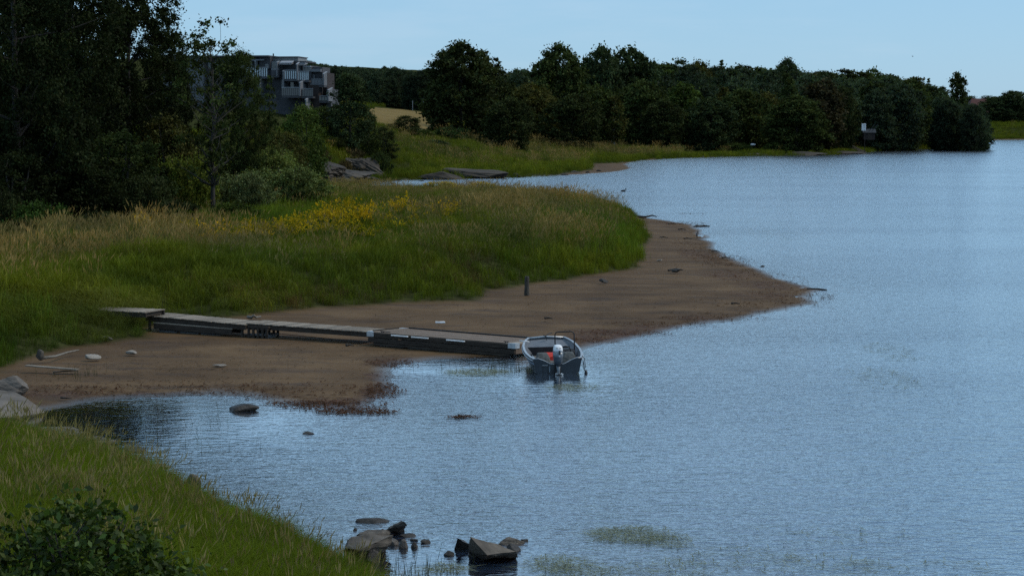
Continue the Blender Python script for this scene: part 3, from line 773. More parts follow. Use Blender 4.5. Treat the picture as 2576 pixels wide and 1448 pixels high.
def blades(n, rng, h, spread, lean, width, droop=.25, wind=0.15, shade=(1, 1, 1), hv=.35):
    base = np.zeros((n, 3)); base[:, :2] = rng.normal(size=(n, 2)) * spread
    ang = rng.random(n) * 2 * np.pi
    d = np.stack([np.cos(ang), np.sin(ang), np.zeros(n)], -1) * (lean * (.4 + rng.random(n)))[:, None]
    d[:, 0] += wind * rng.random(n)
    H = h * (1 - hv + 2 * hv * rng.random(n))
    wdir = np.stack([-np.sin(ang + rng.normal(size=n) * .8), np.cos(ang + rng.normal(size=n) * .8), np.zeros(n)], -1)
    rows = []
    for t, w in ((0, 1.0), (.5, .85), (.85, .5), (1.0, .06)):
        p = base + d * (H * t ** 2)[:, None]; p[:, 2] += H * (t - droop * t ** 3)
        rows += [p - wdir * width * w * .5, p + wdir * width * w * .5]
    V = np.stack(rows, 1).reshape(-1, 3)
    k = np.arange(n)[:, None] * 8
    F = np.concatenate([k + np.array([0, 1, 3, 2]), k + np.array([2, 3, 5, 4]), k + np.array([4, 5, 7, 6])])
    s = (.75 + .5 * rng.random(n))[:, None] * np.array(shade)
    tips = base + d * H[:, None]; tips[:, 2] += H * (1 - droop)
    return V, F, np.repeat(s, 8, 0), tips, d
def heads(tips, d, rng, ln, wd, shade, k=2):
    n = len(tips); Vs = []; up = d * 1.4 + np.array([0, 0, .8]); up /= np.linalg.norm(up, axis=1)[:, None]
    for j in range(k):
        a = np.pi * j / k + rng.random(n)
        sd = np.stack([np.cos(a), np.sin(a), np.zeros(n)], -1)
        L_ = (ln * (.7 + .6 * rng.random(n)))[:, None]
        Vs.append(np.stack([tips - up * L_ * .35, tips - sd * wd + up * L_ * .2, tips + up * L_, tips + sd * wd + up * L_ * .2], 1).reshape(-1, 3))
    V = np.concatenate(Vs); F = np.arange(len(V)).reshape(-1, 4)
    return V, F, np.repeat((.75 + .5 * rng.random(n * k))[:, None] * np.array(shade), 4, 0)
def tuft(name, pieces, mat=None):
    V = []; F = []; S = []; n = 0
    for v, f, s in pieces:
        V.append(v); F.append(f + n); S.append(s); n += len(v)
    me = mesh_np(name, np.concatenate(V), np.concatenate(F), mat or GRASS)
    cattr(me, 'shade', np.concatenate(S))
    return bpy.data.objects.new(name, me)
rng = np.random.default_rng(77)
T_GREEN, T_SEED, T_LODGE, T_FLOWER, T_LUSH, T_DEAD = [], [], [], [], [], []
for i in range(3):
    b = blades(34, rng, .75, .16, .35, .014, .3); T_GREEN.append(tuft('green_tuft', [b[:3]]))
    b = blades(14, rng, 1.0, .15, .25, .008, .12, .25, (.42, .62, .40)); c = blades(16, rng, .6, .15, .4, .014, .3, .15, (.34, .55, .30))
    T_SEED.append(tuft('seed_tuft', [b[:3], c[:3], heads(b[3], b[4], rng, .17, .013, (1, 1, 1))]))
    b = blades(44, rng, .8, .16, .9, .012, .75, .9); T_LODGE.append(tuft('lodged_tuft', [b[:3]]))
    b = blades(12, rng, .95, .16, .22, .014, .05, .1, (.10, .24, .6)); c = blades(22, rng, .7, .17, .35, .02, .2, .1, (.09, .23, .5))
    hs = [heads(b[3] + rng.normal(size=b[3].shape) * .035, b[4] + rng.normal(size=b[4].shape) * .5, rng, .07, .028, (1, 1, 1)) for _ in range(4)]
    T_FLOWER.append(tuft('flower_tuft', [b[:3], c[:3]] + hs))
    b = blades(40, rng, .8, .17, .22, .017, .12, .1); T_LUSH.append(tuft('lush_tuft', [b[:3]]))
    b = blades(36, rng, .75, .18, .55, .012, .4, .4); T_DEAD.append(tuft('dry_tuft', [b[:3]]))
T_NEAR = [tuft('fine_tuft', [blades(80, rng, .8, .20, l_, .0075, .35, .2)[:3]]) for l_ in (.35, .5, .65)]
KINDS = T_GREEN + T_SEED + T_LODGE + T_FLOWER + T_LUSH + T_DEAD + T_NEAR

def sample(n, y0, y1, x0=-.53, x1=.53, pw=0.0):
    u = rng.random(n)
    k = 2 - pw
    Y = (y0 ** k + u * (y1 ** k - y0 ** k)) ** (1 / k)
    return (x0 + (x1 - x0) * rng.random(n)) * (Y + 2), Y * S
# golden seed-head patches, flowers, fresh green, flattened grass, dry brown stalks on the meadow
SEEDP = [(1330, 545, 9, 7, 1.0), (1200, 520, 9, 6, .8), (1450, 590, 4, 5, .9), (1480, 560, 4, 6, .7), (350, 590, 8, 4, .9), (150, 620, 6, 4, .7), (60, 600, 5, 3, .8), (560, 640, 5, 3, .6), (430, 620, 4, 2.5, .8), (1330, 600, 2.5, 2.5, 1.), (1140, 620, 3, 3, .6), (1000, 478, 12, 6, .9), (1380, 490, 12, 6, .9), (880, 492, 5, 6, .8), (250, 640, 5, 3, .6), (1420, 640, 2.5, 2, .6), (1250, 388, 14, 9, 1), (1450, 380, 22, 12, 1), (1100, 402, 10, 6, .8), (1000, 402, 8, 7, .7), (1350, 397, 12, 5, .8)]
FLOWP = [(735, 590, 3.8, 1.2, .8), (640, 594, 2.4, .9, .6), (850, 574, 2.2, 1.2, .7), (895, 545, 1.5, 2.5, .45), (1000, 548, 2.0, 1.6, .16), (1110, 562, 2.0, 1.2, .18)]
LUSHP = [(740, 545, 6, 4, 1.0), (650, 545, 3, 3, .8), (1600, 570, 4, 8, .8), (1580, 640, 2.2, 4, .8), (1480, 680, 3, 1.6, .8), (1170, 735, 1.6, 1.2, 1), (1000, 745, 2.5, .8, 1), (700, 770, 3, .9, 1), (560, 770, 1.2, 1, .9), (200, 830, 4, 3, 1), (60, 840, 4, 4, 1), (330, 800, 2, 1.5, 1), (850, 455, 5, 8, 1)]
LODP = [(330, 730, 4, 2.6, 1.0), (460, 720, 3, 2, .9), (200, 740, 3, 2, .9), (620, 690, 3, 2, .5), (80, 740, 4, 1.5, .8)]
DEADP = [(850, 690, 3.4, 2.0, 1.0), (950, 700, 2.4, 1.6, .95), (1200, 690, 2.0, 1.6, .6), (1150, 640, 2, 2, .5), (770, 720, 1.5, 1, .6), (1130, 520, 4, 4, .3)]
def plant(name, X, Y, scale0, label, far=False):
    z, dw, dg, dn, g = land(X, Y)
    ok = (dg > .12) & (dn < 0)
    X, Y, z, dg = X[ok], Y[ok], z[ok], dg[ok]
    n = len(X)
    s, f, l, o, d = (blob(X, Y, p, 1.7) for p in (SEEDP, FLOWP, LUSHP, LODP, DEADP))
    nz = fbm(X * .25, Y * .25, 61); n2 = fbm(X * .9, Y * .9, 67)
    s = np.clip(s * .9 + .16 * (nz > .25) + .04, 0, 1) * sstep(dg, .6, 2.5)
    r = rng.random(n)
    kind = np.zeros(n, int)                                   # green
    kind = np.where(rng.random(n) < (s ** 1.6) * (.85 if not far else .95), 1, kind)
    kind = np.where(rng.random(n) < d * .9, 5, kind)
    kind = np.where(rng.random(n) < o * .95, 2, kind)
    kind = np.where(rng.random(n) < l * .9, 4, kind)
    kind = np.where(rng.random(n) < np.clip(f + f * n2, 0, 1) * .85, 3, kind)
    base = np.array([(.094, .118, .010), (.27, .20, .085) if not far else (.25, .185, .08), (.088, .108, .020), (.42, .31, .012), (.078, .122, .010), (.105, .078, .028)])
    t = base[kind] * (.8 + .4 * rng.random(n))[:, None] * (1 + .55 * nz + .40 * n2)[:, None]
    warm = np.clip(.5 + nz, 0, 1)[:, None]
    t = t * (1 + (warm - .5) * np.array([.35, .06, -.1]))
    sc = scale0 * np.where((Y / S > 88) & (Y / S < 140), np.interp(Y / S, [88, 105, 140], [1, .5, .45]), 1) * (.75 + .35 * rng.random(n)) * np.clip(1 + .55 * nz + .30 * n2, .45, 1.6) * (.6 + .4 * sstep(dg, .1, 1.5))
    scatter(name, np.stack([X, Y, z - .02], -1), kind * 3 + rng.integers(0, 3, n), KINDS, rng.random(n) * .9 - .45 + np.where(kind == 2, 0, rng.random(n) * 0), sc, t, label, 'grass')
Xa, Ya = sample(70000, 29, 150, pw=1.3)
plant('meadow_grass', Xa, Ya, 1.15, 'long wild meadow grass with golden seed heads and yellow flowers on the spit')
Xb, Yb = sample(26000, 145, 330, -.20, .16, pw=1.0)
zb_ = land(Xb, Yb); 
fm = ~((at(930, 300, 240).x - 4 < Xb) & (Xb < at(1075, 300, 240).x + 4) & (Yb / S > 204))
plant('far_meadow_grass', Xb[fm], Yb[fm], 1.7, 'tan and green grass of the far meadow across the inlet', True)
Xf, Yf = sample(60000, 215, 470, .10, .50, pw=.6)
zf = land(Xf, Yf); kf = (zf[2] > .1) & (zf[2] < 9)
plant('far_shore_grass', Xf[kf], Yf[kf], 1.5, 'green fringe of grass along the far wood shore', True)
Xg, Yg = sample(9000, 500, 575, .36, .54)
plant('distant_bank_grass', Xg, Yg, 2.2, 'olive and tan grass slope of the distant right shore', True)
# near bank
Xc, Yc = sample(44000, 9, 34, -.6, .08)
z, dw, dg, dn, g = land(Xc, Yc); ok = (dn > .35) & (rng.random(len(Xc)) < 1); Xc, Yc, z, dn = Xc[ok], Yc[ok], z[ok], dn[ok]
n = len(Xc); nz = fbm(Xc * .5, Yc * .5, 71); n2 = fbm(Xc * 1.7, Yc * 1.7, 73)
kind = np.where(rng.random(n) < .035 + .03 * (nz > 0), 1, np.where(rng.random(n) < .12, 2, 6))
base = np.array([(0, 0, 0), (.26, .21, .09), (.080, .104, .008), (0, 0, 0), (0, 0, 0), (0, 0, 0), (.098, .136, .006)])
t = base[kind] * (.75 + .5 * rng.random(n))[:, None] * (1 + .3 * nz + .25 * n2)[:, None]
sc = (.62 + .3 * rng.random(n)) * (1 + .25 * nz) * (.65 + .35 * sstep(dn, .3, 1.4))
scatter('bank_grass', np.stack([Xc, Yc, z - .02], -1), kind * 3 + rng.integers(0, 3, n), KINDS, rng.random(n) * 1.4 - .7, sc, t, 'bright green grass with pale seed heads on the near bank', 'grass')
# far-off wood on the hills: one mass
FW = []
for key in ('far_round', 'far_oval', 'far_dome', 'far_pine'):
    cm = TREES[key][0].copy(); 
    m_ = cm.materials[0]
    cm.materials.clear(); cm.materials.append(GRASS); FW.append(bpy.data.objects.new('wood_tree', cm))
def skyline(px):
    return np.interp(px, [-200, 380, 500, 700, 765, 800, 860, 900, 950, 985, 1000, 1040, 1080, 1130, 1250, 1340, 1460, 1650, 2000, 2200, 2340, 2400, 2460, 2700],
                    [180, 180, 165, 150, 146, 160, 166, 168, 172, 163, 170, 178, 172, 175, 176, 172, 170, 160, 175, 185, 215, 255, 262, 258])
n = 900
px = rng.uniform(560, 2460, n); D = rng.uniform(300, 520, n)
D = np.where(px < 1340, rng.uniform(280, 500, n), D)
D = D * S; Xw = (px - PW / 2) / FPX * D
# keep the golden field and its surroundings open
ok = ~((px < 1130) & (D < 285 * S)) & ~((px < 940) & (D < 300 * S))
px, D, Xw = px[ok], D[ok], Xw[ok]
zg = land(Xw, D)[0]
ztop = CAM_H + (HORIZON - skyline(px)) * D / FPX
maxh = np.clip(ztop - zg, 6, 24)
hh = maxh * rng.uniform(.72, 1.0, len(px))
vk = rng.choice(4, len(px), p=[.4, .35, .2, .05])
Hs = np.array([18, 20, 22, 20])[vk]
tw = np.array([(.034, .052, .032)]) * (.7 + .7 * rng.random(len(px)))[:, None]
scatter('far_wood', np.stack([Xw, D, zg], -1), vk, FW, rng.random(len(px)) * 6.28, hh / Hs, tw, 'dark leafy woodland covering the hills behind the far shore', 'woodland')
n = 120
px = rng.uniform(2420, 2750, n); D = rng.uniform(585, 720, n) * S; Xw = (px - PW / 2) / FPX * D; zg = land(Xw, D)[0]
hh = np.clip(CAM_H + (HORIZON - skyline(px) ) * D / FPX - zg, 4, 18) * rng.uniform(.7, 1, n); vk = rng.integers(0, 3, n)
scatter('distant_wood', np.stack([Xw, D, zg], -1), vk, FW, rng.random(n) * 6.28, hh / np.array([18, 20, 22])[vk], np.tile([(.03, .045, .03)], (n, 1)), 'bluish distant woodland behind the far right shore', 'woodland')

# ------------------------------------------------------------------ rocks
GRANITE = noise_mat("granite", (.045, .038, .030), (.135, .115, .092), 2.2, .85, bump=.7, bscale=7, coord='Object', detail=9)
GRANITE_DARK = noise_mat("wet_granite", (.016, .014, .012), (.058, .050, .042), 2.6, .6, bump=.7, bscale=8, detail=9)
GRANITE_PALE = noise_mat("pale_granite", (.080, .068, .056), (.170, .148, .126), 1.6, .85, bump=.6, bscale=6, detail=9, stretch=(.5, 1.6, 2.5))
SLATE = noise_mat("far_granite", (.020, .0165, .0125), (.088, .071, .053), .55, .9, bump=.9, bscale=1.2, detail=10, bdist=.5, stretch=(.6, 1, 2.2))
_ico = {}
def ico(n):
    if n not in _ico:
        bm = bmesh.new(); bmesh.ops.create_icosphere(bm, subdivisions=n, radius=1)
        bm.verts.ensure_lookup_table()
        _ico[n] = (np.array([v.co[:] for v in bm.verts]), np.array([[v.index for v in f.verts] for f in bm.faces])); bm.free()
    return _ico[n]
def rock_mesh(name, seed, mat, sub=4, planes=11, rough=.05, tilt_top=None):
    V, F = ico(sub); r_ = np.random.default_rng(seed)
    nrm = r_.normal(size=(planes, 3)); nrm /= np.linalg.norm(nrm, axis=1)[:, None]
    off = r_.uniform(.50, .88, planes)
    if tilt_top is not None:
        nrm = np.vstack([nrm, np.array(tilt_top) / np.linalg.norm(tilt_top)]); off = np.append(off, .55)
    dt = V @ nrm.T
    rr = np.where(dt > .05, off / np.maximum(dt, .05), 9).min(1)
    rr = np.minimum(rr, 1.2)
    P = V * rr[:, None]
    ns = fbm(P[:, 0] * 2.3 + P[:, 2] * 1.7 + 9, P[:, 1] * 2.3 - P[:, 2] * 2.9 + 5, seed, 4)
    P = P * (1 + rough * ns)[:, None]
    if sub >= 5: P = P * (1 - rough * .8 * np.abs(fbm(P[:, 0] * 5 + P[:, 2] * 6, P[:, 1] * 5 - P[:, 2] * 3, seed + 50, 5)))[:, None]
    me = mesh_np(name, P, F, mat)
    return me
def rock(name, label, cat, x, y, z, dims, seed, rz=0, mat=None, group=None, sub=4, planes=10, rough=.09, tilt=None, rx=0, ry=0):
    o = link(name, rock_mesh(name, seed, mat or GRANITE, sub, planes, rough, tilt))
    o.location = (x, y, z); o.rotation_euler = (rx, ry, rz); o.scale = (dims[0] / 2, dims[1] / 2, dims[2] / 2)
    return tag(o, label, cat, group)
def rock_px(label, px, py, wpx, hpx, seed, z=0.0, depth=.8, sink=.45, name='rock', cat='rock', **kw):
    """rock whose foot is seen at (px, py); wpx and hpx are its seen width and height"""
    p = gp(px, py, z); D = p[1]; w = wpx * D / FPX; h = hpx * D / FPX
    dd = w * depth
    h = max(.06, h - dd * .07)
    H = h / (1 - sink)
    return rock(name, label, cat, float(p[0]), float(p[1]) + dd * .35, z - sink * H + H * .5, (w, dd, H), seed, **kw)
def hull_rock(label, pts, mat, seed, group=None, name='rock', rough=.035, cuts=3):
    P = [P3(*p) for p in pts]; c = sum(P, Vector()) / len(P); c.z = 0
    bm = bmesh.new()
    for p in P: bm.verts.new(p - c)
    r = bmesh.ops.convex_hull(bm, input=bm.verts)
    bmesh.ops.delete(bm, geom=list({g for g in r['geom_interior'] + r['geom_unused'] if isinstance(g, bmesh.types.BMVert) and g.is_valid}), context='VERTS')
    bmesh.ops.recalc_face_normals(bm, faces=bm.faces)
    bmesh.ops.triangulate(bm, faces=bm.faces)
    for k in range(cuts):
        bmesh.ops.subdivide_edges(bm, edges=[e for e in bm.edges if e.calc_length() > .05], cuts=1, use_grid_fill=True)
        bmesh.ops.triangulate(bm, faces=bm.faces)
        amp = rough * (.55 ** k)
        bm.verts.ensure_lookup_table(); bm.normal_update()
        xs = np.array([v.co[:] for v in bm.verts]); f = 2.2 * 2 ** k
        ns = fbm(xs[:, 0] * f + xs[:, 2] * f * 1.3 + seed, xs[:, 1] * f * .7 - xs[:, 2] * f, seed, 3)
        for v, q in zip(bm.verts, ns): v.co += v.normal * float(q) * amp * 2
    me = bpy.data.meshes.new(name); bm.to_mesh(me); bm.free(); me.materials.append(mat)
    return tag(link(name, me, loc=c), label, 'rock', group)
def P3(px, py, z):
    g = gp(px, py, z); return Vector((float(g[0]), float(g[1]), z))
NR = 'rocks by the near bank'
hull_rock('big grey slab boulder leaning out of the near bank grass', [(866, 1377, .30), (875, 1350, .42), (892, 1343, .45), (989, 1344, .40), (902, 1382, .33), (937, 1404, .05), (905, 1416, -.05), (866, 1412, -.05), (971, 1387, .10), (880, 1370, -.1), (960, 1375, -.1)], GRANITE, 101, NR)
hull_rock('biggest boulder standing in the water right of the pile', [(1186, 1352, .45), (1249, 1362, .38), (1295, 1387, .20), (1226, 1394, .22), (1174, 1387, .12), (1215, 1413, -.04), (1304, 1407, -.04), (1177, 1400, -.04), (1303, 1398, .08), (1240, 1380, -.1), (1190, 1380, -.1)], GRANITE, 121, NR)
hull_rock('dark triangular stone left of the biggest boulder', [(1150, 1351, .28), (1183, 1369, .10), (1146, 1370, .10), (1173, 1381, -.03), (1147, 1384, -.03), (1165, 1370, -.05), (1180, 1378, -.03)], GRANITE_DARK, 122, NR)
hull_rock('tilted pale slab behind the big boulder', [(1018, 1310, .30), (1025, 1320, .22), (979, 1329, .12), (992, 1341, -.03), (1014, 1337, -.03), (971, 1332, -.02), (1010, 1308, .30)], GRANITE_PALE, 103, NR)
hull_rock('large smooth granite slab sloping into the pool at left', [(-20, 980, .62), (42, 989, .55), (72, 1005, .42), (114, 1037, .06), (35, 1049, .10), (-60, 1052, .15), (116, 1042, -.1), (35, 1066, -.1), (-60, 1070, -.1), (-60, 1000, -.1), (-70, 985, .6)], GRANITE_PALE, 134, None, rough=.03, cuts=4)
rock_px('dark stone under the big slab boulder', 938, 1420, 55, 34, 102, mat=GRANITE_DARK, group=NR)
rock_px('long flat stone lying alone in the water above the rock pile', 948, 1314, 92, 15, 104, mat=GRANITE_DARK, depth=.42, group=NR, rough=.10)
rock_px('broad low stone left of the tilted slab', 930, 1352, 90, 26, 105, mat=GRANITE, group=NR)
rock_px('rounded warm-grey cobble beside the big boulder', 990, 1372, 36, 26, 106, mat=GRANITE_PALE, group=NR, planes=30)
rock_px('rounded cobble in front of the pile', 1016, 1380, 34, 26, 107, mat=GRANITE_PALE, group=NR, planes=30)
rock_px('dark wet stone at the right of the pile', 1042, 1378, 28, 20, 108, mat=GRANITE_DARK, group=NR)
rock_px('black stone furthest right of the pile', 1070, 1366, 28, 16, 109, mat=GRANITE_DARK, group=NR)
rock_px('small flat stone behind the cobbles', 1040, 1360, 24, 9, 110, mat=GRANITE_DARK, group=NR)
rock_px('low brown stone behind the tilted slab', 1022, 1350, 40, 11, 111, mat=GRANITE_DARK, group=NR)
rock_px('tiny black stone near the grass edge', 893, 1334, 16, 5, 112, mat=GRANITE_DARK, group=NR)
rock_px('small dark stone below the long flat stone', 960, 1338, 18, 7, 113, mat=GRANITE_DARK, group=NR)
rock_px('low rounded stone in the water in front of the triangular one', 1129, 1398, 40, 17, 123, mat=GRANITE_DARK, group=NR, planes=30)
rock_px('flat ridged stone behind the biggest boulder', 1285, 1370, 62, 18, 124, mat=GRANITE, group=NR, rough=.14)
rock_px('dark stone touching the right of the biggest boulder', 1292, 1388, 38, 20, 125, mat=GRANITE_DARK, group=NR, tilt=(.6, -.3, .8))
rock_px('small stone furthest right in the water', 1318, 1362, 22, 7, 126, mat=GRANITE_DARK, group=NR)
rock_px('dark mossy boulder in the pool by the mud flat', 606, 1036, 102, 30, 131, mat=GRANITE_DARK, planes=26, sink=.4)
rock_px('small flat rock awash in open water', 775, 1092, 36, 8, 132, mat=GRANITE_DARK, planes=20)
rock_px('pale smooth boulder at the left edge behind the slab', 25, 985, 115, 50, 133, z=.2, mat=GRANITE_PALE, planes=24, sub=5, sink=.35)
rock_px('low shore ledge below the granite slab', 130, 1092, 210, 22, 135, mat=GRANITE_PALE, depth=.6, sub=5)
rock_px('small shore rock at the grass edge by the pool', 240, 1118, 110, 20, 136, mat=GRANITE, depth=.6)
rock_px('dark stone at the pool edge', 330, 1135, 60, 12, 137, mat=GRANITE_DARK)
rock_px('brownish stone halfway down the near bank edge', 478, 1224, 46, 30, 138, mat=GRANITE)
rock_px('small stone at the bank edge', 400, 1178, 50, 18, 139, mat=GRANITE)
PALE_STONE = noise_mat("pale_stone", (.17, .15, .125), (.31, .28, .24), 3, .85, bump=.5, bscale=9)
SS = 'stones lying on the mud flat'
rock_px('squared pale stone on the mud at left', 230, 906, 38, 20, 141, z=.16, mat=PALE_STONE, group=SS, sink=.15, tilt=(0, -.1, 1))
rock_px('flat round pale stone on the mud left of the pier', 330, 892, 38, 14, 142, z=.16, mat=PALE_STONE, group=SS, sink=.2, planes=26)
rock_px('grey stone at the grass edge by the pier', 268, 857, 44, 13, 143, z=.2, mat=GRANITE_PALE, group=SS, sink=.2, planes=24)
rock_px('flat pale stone in the middle of the mud', 552, 921, 38, 6, 144, z=.13, mat=PALE_STONE, group=SS, sink=.3)
rock_px('pointed grey stone at the left grass edge', 97, 902, 26, 22, 145, z=.3, mat=GRANITE, group=SS, sink=.25)
rock_px('dark weedy lump on the upper beach', 1517, 708, 26, 7, 146, z=.3, mat=GRANITE_DARK, group=SS)
rock_px('dark lump beside driftwood on the right beach', 1700, 682, 28, 7, 147, z=.25, mat=GRANITE_DARK, group=SS, rough=.25)
rock_px('small pale stone on the upper beach', 1660, 655, 14, 4, 148, z=.2, mat=PALE_STONE, group=SS)
rock_px('dark stone at the tip of the sand spit', 1920, 671, 13, 4, 149, mat=GRANITE_DARK, group=SS)
rock_px('dark rock on the waterline at the back of the beach', 1756, 571, 26, 6, 150, mat=GRANITE_DARK, group=SS)
rock_px('boulder half hidden in grass at the left edge of the meadow', 4, 580, 60, 32, 151, z=.9, mat=GRANITE, planes=24)
# far outcrops
FO = 'rock outcrops across the inlet'
rock_px('right long grey whaleback rock on the far inlet shore', 1215, 449, 200, 36, 161, depth=.45, mat=SLATE, sub=5, planes=20, rough=.12, sink=.35, group=FO, tilt=(.2, -.3, 1))
rock_px('left low whaleback rock on the far inlet shore', 1110, 452, 125, 27, 162, depth=.45, mat=SLATE, sub=5, planes=18, rough=.12, sink=.35, group=FO)
rock_px('rock toe at the foot of the cliff slope', 915, 456, 105, 22, 163, z=.0, depth=.8, mat=SLATE, sub=5, rough=.15, group=FO)
rock('rock_slope', 'steep fractured rock face below the bushes left of the inlet', 'rock', *[*at(930, 430, 147)], (6.4, 9.5, 4.6), 164, .3, SLATE, FO, 6, 16, .30, tilt=(.5, -.9, 1))
rock('rock_slope', 'bare pale rock slope running down left of the inlet', 'rock', *[*at(815, 432, 128)], (8.6, 12.0, 4.0), 165, .6, SLATE, FO, 6, 16, .28, tilt=(.4, -.6, 1))
rock('rock_slope', 'low shelving rock between the pale slope and the cliff', 'rock', *[*at(868, 443, 137)], (9.0, 10.0, 3.0), 166, .1, SLATE, FO, 6, 16, .28, tilt=(.2, -.5, 1))
FSR = 'small stones along the far inlet shore'
for i, (px, py, w, h) in enumerate([(1300, 446, 26, 12), (1420, 441, 24, 8), (1450, 436, 26, 8), (1478, 436, 14, 5), (1505, 432, 16, 5), (1352, 443, 20, 5), (1000, 455, 18, 4), (1060, 456, 14, 4)]):
    rock_px('small dark stone on the far inlet shoreline, %s from left' % ['third', 'fifth', 'sixth', 'seventh', 'eighth', 'fourth', 'first', 'second'][i], px, py, w, h, 170 + i, mat=SLATE, group=FSR, sub=3)
FR = 'shore rocks under the far wood'
for i, (px, py, w, h, lab) in enumerate([(1905, 392, 120, 12, 'long dark ledge at the waterline left of the far bare rock'), (2010, 391, 130, 14, 'bare brownish rock shelf at the foot of the far wood'), (2110, 388, 120, 16, 'dark sloping rock at the waterline under the rusty-topped tree'), (2150, 384, 60, 20, 'pale tilted rock running into the water below the notice board'), (1760, 396, 100, 6, 'flat pale mud ledge at the start of the far wood shore'), (2300, 376, 90, 5, 'low dark stones along the yellow-green bank')]):
    rock_px(lab, px, py, w, h, 180 + i, depth=.5, mat=SLATE, group=FR, sub=5, rough=.16)

# ------------------------------------------------------------------ timber
WOOD = noise_mat("weathered_planks", (.145, .118, .088), (.33, .28, .22), 3, .85, bump=.4, bscale=20, stretch=(1, 8, 8), rand=(.55, 1.25))
WOOD_D = noise_mat("dark_timber", (.020, .015, .011), (.062, .046, .034), 3, .85, bump=.4, bscale=18, stretch=(1, 8, 8))
WOOD_R = noise_mat("brown_deck", (.115, .080, .056), (.235, .175, .130), 3, .8, bump=.4, bscale=18, stretch=(.7, 9, 9))
STEEL = noise_mat("galvanised_steel", (.33, .35, .37), (.52, .54, .55), 8, .45, .7)
CONC = noise_mat("grey_float", (.10, .105, .11), (.17, .175, .18), 4, .7, bump=.2)
BLACK = noise_mat("black_plastic", (.012, .012, .013), (.022, .022, .024), 8, .5)
WHITE = noise_mat("white_paint", (.62, .63, .63), (.74, .74, .73), 6, .45)
ROPE = noise_mat("rope", (.03, .032, .035), (.08, .08, .08), 30, .9)

def frame_matrix(o, ux, vy):
    u = Vector(ux).normalized(); v = Vector(vy); v = (v - u * v.dot(u)).normalized(); n = u.cross(v)
    return Matrix(((u.x, v.x, n.x, o[0]), (u.y, v.y, n.y, o[1]), (u.z, v.z, n.z, o[2]), (0, 0, 0, 1)))
def thing_at(name, M, label, cat, group=None):
    e = empty(name, (0, 0, 0), label, cat, group); e.matrix_world = M
    return e
prnd = random.Random(5)
def walkway(label, fl, fr, width, n, gap=.024, beam=.16):
    """fl, fr: front corners of the deck (left, right) with levels; planks run across"""
    fl, fr = Vector(fl), Vector(fr); L = (fr - fl).length
    M = frame_matrix(fl, fr - fl, (.28, .96, 0))
    e = thing_at('walkway', M, label, 'walkway', 'plank walkways of the pier')
    pitch = L / n
    plank_me = [MB().box((0, 0, 0), (pitch - gap, width + d, .035)).mesh('plank', WOOD, bevel=.004) for d in (0, .03, -.02)]
    for i in range(n):
        o = link('plank', prnd.choice(plank_me), e)
        o.location = ((i + .5) * pitch, width / 2 + prnd.uniform(-.012, .012), -.018 + prnd.uniform(-.005, .005))
        o.rotation_euler = (prnd.uniform(-.006, .006), prnd.uniform(-.012, .012), prnd.uniform(-.010, .010))
    for y in (.07, width - .07):
        b = link('beam', MB().box((L / 2, y, -.04 - beam / 2), (L - .02, .06, beam)).mesh('beam', WOOD_D), e)
    for x in (.12, L * .5, L - .12):
        link('crossbar', MB().box((x, width / 2, -.04 - beam / 2), (.06, width - .21, beam * .8)).mesh('crossbar', WOOD_D), e)
    return e, M, L
def P3(px, py, z):
    g = gp(px, py, z); return Vector((float(g[0]), float(g[1]), z))
w1 = walkway('upper plank walkway half buried in tall grass at left', P3(160, 776, .98), P3(366, 785, .96), 1.4, 24)
w2 = walkway('middle plank walkway a step below the grassy one', P3(364, 793, .76), P3(617, 816, .60), 1.4, 30)
w3 = walkway('right plank walkway leading onto the floating dock', P3(618, 812, .64), P3(927, 834, .52), 1.3, 36)
# posts and leg parts of the walkways
for (e, M, L), xs in ((w1, (w1[2] * .5,)), (w2, (.15, w2[2] - .2))):
    for x in xs:
        for y in (.12, 1.26):
            link('post', MB().tube([(x, y, -.2), (x, y, -1.1)], .055, 8).mesh('post', WOOD_D, True), e)
# old pontoon lying under the middle walkway
a, b = P3(385, 822, .36), P3(584, 838, .26)
M = frame_matrix(a, b - a, (.28, .96, 0)); Lp = (b - a).length
e = thing_at('pontoon', M, 'old timber pontoon section lying on the mud under the middle walkway', 'pontoon')
link('top_plank', MB().box((Lp / 2, .14, .15), (Lp, .28, .04)).mesh('top_plank', WOOD, bevel=.005), e)
link('side_board', MB().box((Lp / 2, .02, .03), (Lp - .05, .05, .19)).mesh('side_board', WOOD_D), e)
for i, x in enumerate((.55, 1.45, 2.35)):
    link('float', MB().box((x, .42, -.2), (.78, .6, .25)).mesh('float', CONC, bevel=.03), e)
link('side_board', MB().box((Lp / 2, .78, .03), (Lp - .05, .05, .19)).mesh('side_board', WOOD_D), e)
# support crib of stacked lattice blocks
c = P3(648, 856, .04)
M = frame_matrix(c, (.88, -.47, 0), (.47, .88, 0))
e = thing_at('support_crib', M, 'dark lattice crib holding up the joint between two walkways', 'support')
for i, x in enumerate((-.38, -.18, .02, .22, .40)):
    for y in (.0, .7):
        link('upright', MB().box((x, y, .21), (.085, .06, .44)).mesh('upright', WOOD_D, bevel=.006), e)
for z in (.03, .2, .40):
    for y in (.06, .64):
        link('rail', MB().box((.01, y, z), (.88, .05, .075)).mesh('rail', CONC if z < .3 else WOOD_D, bevel=.005), e)
for i, x in enumerate((-.28, -.08, .31)):
    link('block', MB().box((x, .35, .11), (.11, .5, .16)).mesh('block', CONC, bevel=.01), e)
link('cap_beam', MB().box((.0, .36, .475), (.94, .70, .06)).mesh('cap_beam', WOOD_D), e)
p = P3(687, 852, .06)
o = MB().tube([(0, 0, 0), (.01, 0, .42)], .028, 8).build('mooring_stake', noise_mat("rusty_iron", (.05, .022, .014), (.12, .06, .035), 12, .8), None, loc=p)
